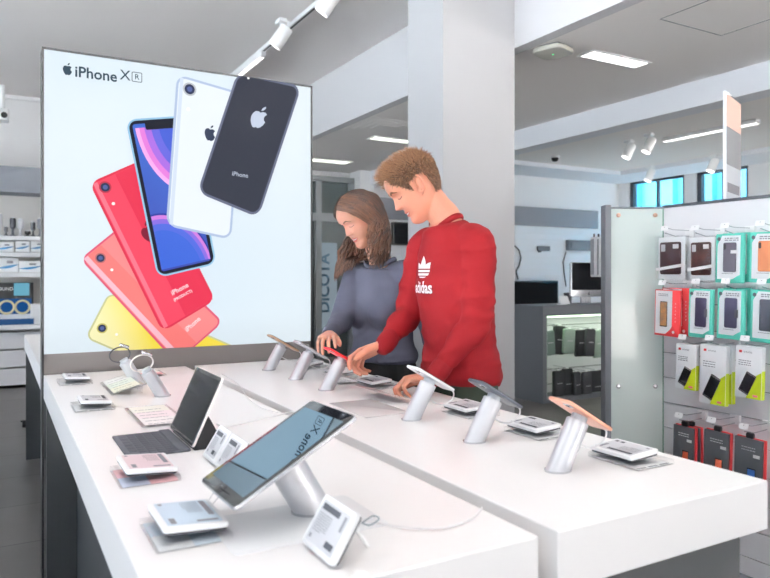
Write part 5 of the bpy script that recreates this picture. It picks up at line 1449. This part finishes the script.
def clipband(poly, z0, z1):
    P_ = [Vector(p) for p in poly]
    for fn in (lambda p: p.y-z0, lambda p: z1-p.y):
        out = []
        for i in range(len(P_)):
            a, b_ = P_[i-1], P_[i]; fa, fb = fn(a), fn(b_)
            if (fa >= 0) != (fb >= 0): out.append(a.lerp(b_, fa/(fa-fb)))
            if fb >= 0: out.append(b_)
        P_ = out
        if not P_: return None
    return [(p.x, p.y) for p in P_]
em = MB(); wh = mat('white print', s2l(246, 240, 240), .6)
def lay_poly(vs, fs, cu, cz):
    a, b_ = subdiv2(vs, fs); em.add(lay_on(man, bvh, a, cz, cu), b_)
LCZ = H+.010; LCU = -.018
for lf in (leafshape(0, -.02, 0, .078, .021), leafshape(0, -.02, 43, .074, .021), leafshape(0, -.02, -43, .074, .021)):
    for z0, z1 in ((-.024, -.016), (-.012, -.004), (.0, .008), (.0125, .08)):
        q = clipband(lf, z0, z1)
        if q and len(q) >= 3: lay_poly(q, [tuple(range(len(q)))], LCU, LCZ)
tv_, tf_ = text_mesh('adidas', .058, 'CENTER', 0, .0016)
lay_poly([(v.x, v.y) for v in tv_], tf_, LCU, LCZ-.056)
em.build('chest_print', wh, man['sw'], smooth=False)

# ------------------------------------------------------------------ the woman
gb_ = mat('grey blue knit', s2l(88, 89, 104), .9, spec=.15, bump=(600, .35, .0008)); gbr = mat('grey blue ribbing', s2l(82, 84, 98), .9, spec=.15, bump=(700, .35, .0008))
wom = build_person(dict(name='person', label='woman with long brown wavy hair in a grey blue sweater', seed=6,
    feet=(1.53, 2.66, 0), hd=205, pelvis=(1.505, 2.682, .86), chest=(1.475, 2.655, 1.13), neck=(1.460, 2.632, 1.300),
    SL=(1.545, 2.502, 1.232), SR=(1.405, 2.765, 1.232), EL=(1.64, 2.49, .98), ER=(1.290, 2.665, 1.05), WL=(1.66, 2.48, .765), WR=(1.130, 2.445, 1.010),
    head_c=(1.360, 2.630, 1.478), head_hd=184, pitch=33, roll=4, fem=True, smile=.8, hs=.97, neck_r=.046, k=.85, trunk=(.140, .098), skin=skin_mat('light skin', (207, 151, 129)),
    dL=(Vector((-.08, -.25, -1)).normalized(), Vector((.3, 1, 0))), cL=[(12, 18, 10)]*4, tL=(24, 12, 10),
    dR=(Vector((-.50, -.80, -.02)).normalized(), Vector((.15, 0, -1))), cR=[(14, 20, 12), (20, 26, 14), (26, 32, 18), (32, 38, 20)], tR=(34, 14, 10),
    hands=.90, foot=(.0, .03), shoe=W['black'], trouser=mat('black trousers', s2l(22, 22, 25), .85), sweater=gb_, rib=gbr, sw=.010, hem=-.01, cuff=.78, slv=.92, fold=.0026, collar=.064, colf=.0, hemw=1.10))
face(wom, mat('dark brow', s2l(86, 58, 44), .8), mat('rose lip', s2l(206, 104, 104), .4, sss=.1), lash)
hw_ = hair_mat('long brown hair', s2l(36, 20, 14), s2l(116, 76, 54)); H_ = wom['H']; MH = wom['MH']; rnd = random.Random(11)
hinv = MH.inverted(); Ux = Vector((0, 0, 1)); O_ = wom['O']
def ztop(x):
    x = max(-.085, min(x, .0835)); tab = H_.front if x > 0 else H_.back; z = .114
    while z > .04 and interp(tab, z)+.006 < abs(x): z -= .001
    return z+.004
def hair_woman():
    out = []
    fwd = MH.to_3x3() @ Vector((1, 0, 0)); 
    for k_ in range(1250):
        # root along a parting over the crown, slightly to the left side
        x = rnd.uniform(-.085, .0835); sd = 1 if rnd.random() < .5 else -1
        part = .012
        th0 = None
        # points over the skull surface from parting down to the ear level, in head space
        a_end = rnd.uniform(1.25, 1.6)
        path = []
        back = rnd.random() < .34
        if back:
            ang = rnd.uniform(PI*.55, PI*1.45)      # direction round the head
            start = Vector((rnd.uniform(-.05, .0), part, .118))
            for i in range(7):
                t = i/6; z = .112-.150*t
                p = H_.pt(ang, max(z, -.1), .010+.008*math.sin(PI*t)+.006*rnd.random())
                path.append(p if i else start.lerp(p, .4))
        else:
            xx = x
            for i in range(7):
                t = i/6; zt_0 = ztop(xx); z = zt_0-(zt_0+.03)*t**1.25
                # choose theta so the surface passes near x, drifting back with descent
                xt = xx-.050*t*(1 if xx > -.02 else .3)
                w0 = interp(H_.wid, z)+.012; a0 = (interp(H_.front, z) if xt > 0 else interp(H_.back, z))+.012
                c_ = max(-.995, min(.995, xt/a0)); y_ = w0*math.sqrt(1-c_*c_)*sd
                p = Vector((xt, y_ if i else part*.5+.004*sd, z+(.006 if i == 0 else 0)))
                if i == 1: p.y = p.y*.75+.004*sd
                p += Vector((-.01*t, sd*(.004+(.008+.014*rnd.random())*t), .004+.004*rnd.random()))
                path.append(p)
        W0 = [MH @ p for p in path]
        # hang: gravity, waves, a little outward; locks on her right fall forward in front of the shoulder
        ph = rnd.uniform(0, 2*PI); hang = rnd.uniform(.10, .20) if sd > 0 or back else rnd.uniform(.14, .235)
        p = W0[-1]; c0 = Vector((MH.translation.x, MH.translation.y, p.z)); outd = (p-c0); outd.z = 0
        outd = outd.normalized() if outd.length > 1e-6 else Vector((0, 1, 0))
        segs = 11; amp = rnd.uniform(.007, .015); fr_ = rnd.uniform(1.2, 1.9); sidev = outd.cross(Ux)
        drift = outd*rnd.uniform(.10, .50)+sidev*rnd.uniform(-.2, .2)
        base = p.copy()
        for i in range(1, segs+1):
            t = i/segs; q = base-Ux*(hang*t)+drift*(hang*t*(.8-.55*t))
            wv = math.sin(ph+fr_*2*PI*t)*amp*min(1, t*2.5)+.004*math.sin(ph*3+fr_*5*PI*t)
            q = q+sidev*wv+outd*(math.cos(ph+fr_*2*PI*t)*amp*.7*min(1, t*2))
            if sd < 0 and not back: q -= RT*(.035*t)
            # keep out of the shoulders and chest: push outward from the trunk axis
            ax = wom['nk']; rel = Vector((q.x-ax.x, q.y-ax.y, 0)); lv = wom['l']; fv = wom['f']
            if q.z < ax.z+.01:
                u_ = rel.dot(fv); w_ = rel.dot(lv); lim = .075+(ax.z-q.z)*.35
                if abs(w_) < .19 and abs(u_) < lim: q += fv*(math.copysign(lim-abs(u_), u_ if abs(u_) > .01 else 1))*1.0
            W0.append(q)
        W0 = spl(W0, 2); n = len(W0); r0 = rnd.uniform(.0030, .0052)
        rad = [r0*(.55+.9*math.sin(PI*min(1, .08+.9*i/n)))*(1 if i < n-4 else (n-i)/4.2) for i in range(n)]
        tn = min(1, max(0, rnd.gauss(.28, .2)+(.15 if x > .02 and not back else 0)))
        out.append((W0, rad, tn, .45))
    return out
hcw = hair_woman()
o = strands(hcw, 'hair', hw_, wom['P'], rnd, 5)
cap = MB(); vs = []; fs = []
def ok_w(th, z):
    a = abs((th+PI) % (2*PI)-PI)
    lim = .100-.006*(a/.6) if a < .6 else (.094-.06*(a-.6)/.5 if a < 1.1 else (.034-.07*(a-1.1)/.4 if a < 1.5 else -.045))
    return z > lim
for i in range(NZ):
    z = -.06+.174*i/(NZ-1)
    for j in range(NT): vs.append(MH @ H_.pt(2*PI*j/NT, z, .008))
for i in range(NZ-1):
    for j in range(NT):
        if ok_w(2*PI*(j+.5)/NT, -.06+.174*(i+.5)/(NZ-1)): fs.append((i*NT+j, i*NT+(j+1) % NT, (i+1)*NT+(j+1) % NT, (i+1)*NT+j))
top_i = len(vs); vs.append(MH @ Vector((0, 0, .124)))
for j in range(NT): fs.append(((NZ-1)*NT+j, (NZ-1)*NT+(j+1) % NT, top_i))
cap.add(vs, fs); cap.build('hair_base', mat('dark hair base', s2l(58, 38, 30), .8), o)
# ================================================================== camera, sky, view
cam = bpy.data.cameras.new('camera'); co = bpy.data.objects.new('camera', cam); C.objects.link(co)
co.location = (0, 0, H); co.rotation_euler = (R(90), 0, -YAW)
cam.sensor_width = 36; cam.lens = FPX*36/770; cam.shift_y = -(289-HY)/770
cam.clip_start = .05; cam.clip_end = 100
cam.dof.use_dof = True; cam.dof.focus_distance = 2.3; cam.dof.aperture_fstop = 5.0
bpy.context.scene.camera = co
w = bpy.data.worlds.new('sky'); bpy.context.scene.world = w; w.use_nodes = True
nt = w.node_tree; bg = nt.nodes['Background']
sky = nt.nodes.new('ShaderNodeTexSky'); sky.sky_type = 'HOSEK_WILKIE'; sky.turbidity = 6; sky.sun_direction = (-.3, .5, .8)
mx = nt.nodes.new('ShaderNodeMix'); mx.data_type = 'RGBA'; mx.inputs[0].default_value = .7; mx.inputs[7].default_value = (.80, .86, .95, 1)
nt.links.new(sky.outputs[0], mx.inputs[6]); nt.links.new(mx.outputs[2], bg.inputs[0]); bg.inputs[1].default_value = 1.7
sl_ = bpy.data.lights.new('sun', 'SUN'); sl_.energy = 210; sl_.angle = R(.5); sl_.color = (1, .925, .86)
so_ = bpy.data.objects.new('sun', sl_); C.objects.link(so_); so_.rotation_euler = (R(-24), R(33), 0)
sc = bpy.context.scene
sc.view_settings.view_transform = 'Standard'; sc.view_settings.look = 'None'; sc.view_settings.gamma = 1; sc.view_settings.use_curve_mapping = False
sc.view_settings.exposure = 0.29
sc.cycles.use_denoising = True
sc.cycles.max_bounces = 8; sc.cycles.transparent_max_bounces = 16; sc.cycles.caustics_reflective = False; sc.cycles.caustics_refractive = False
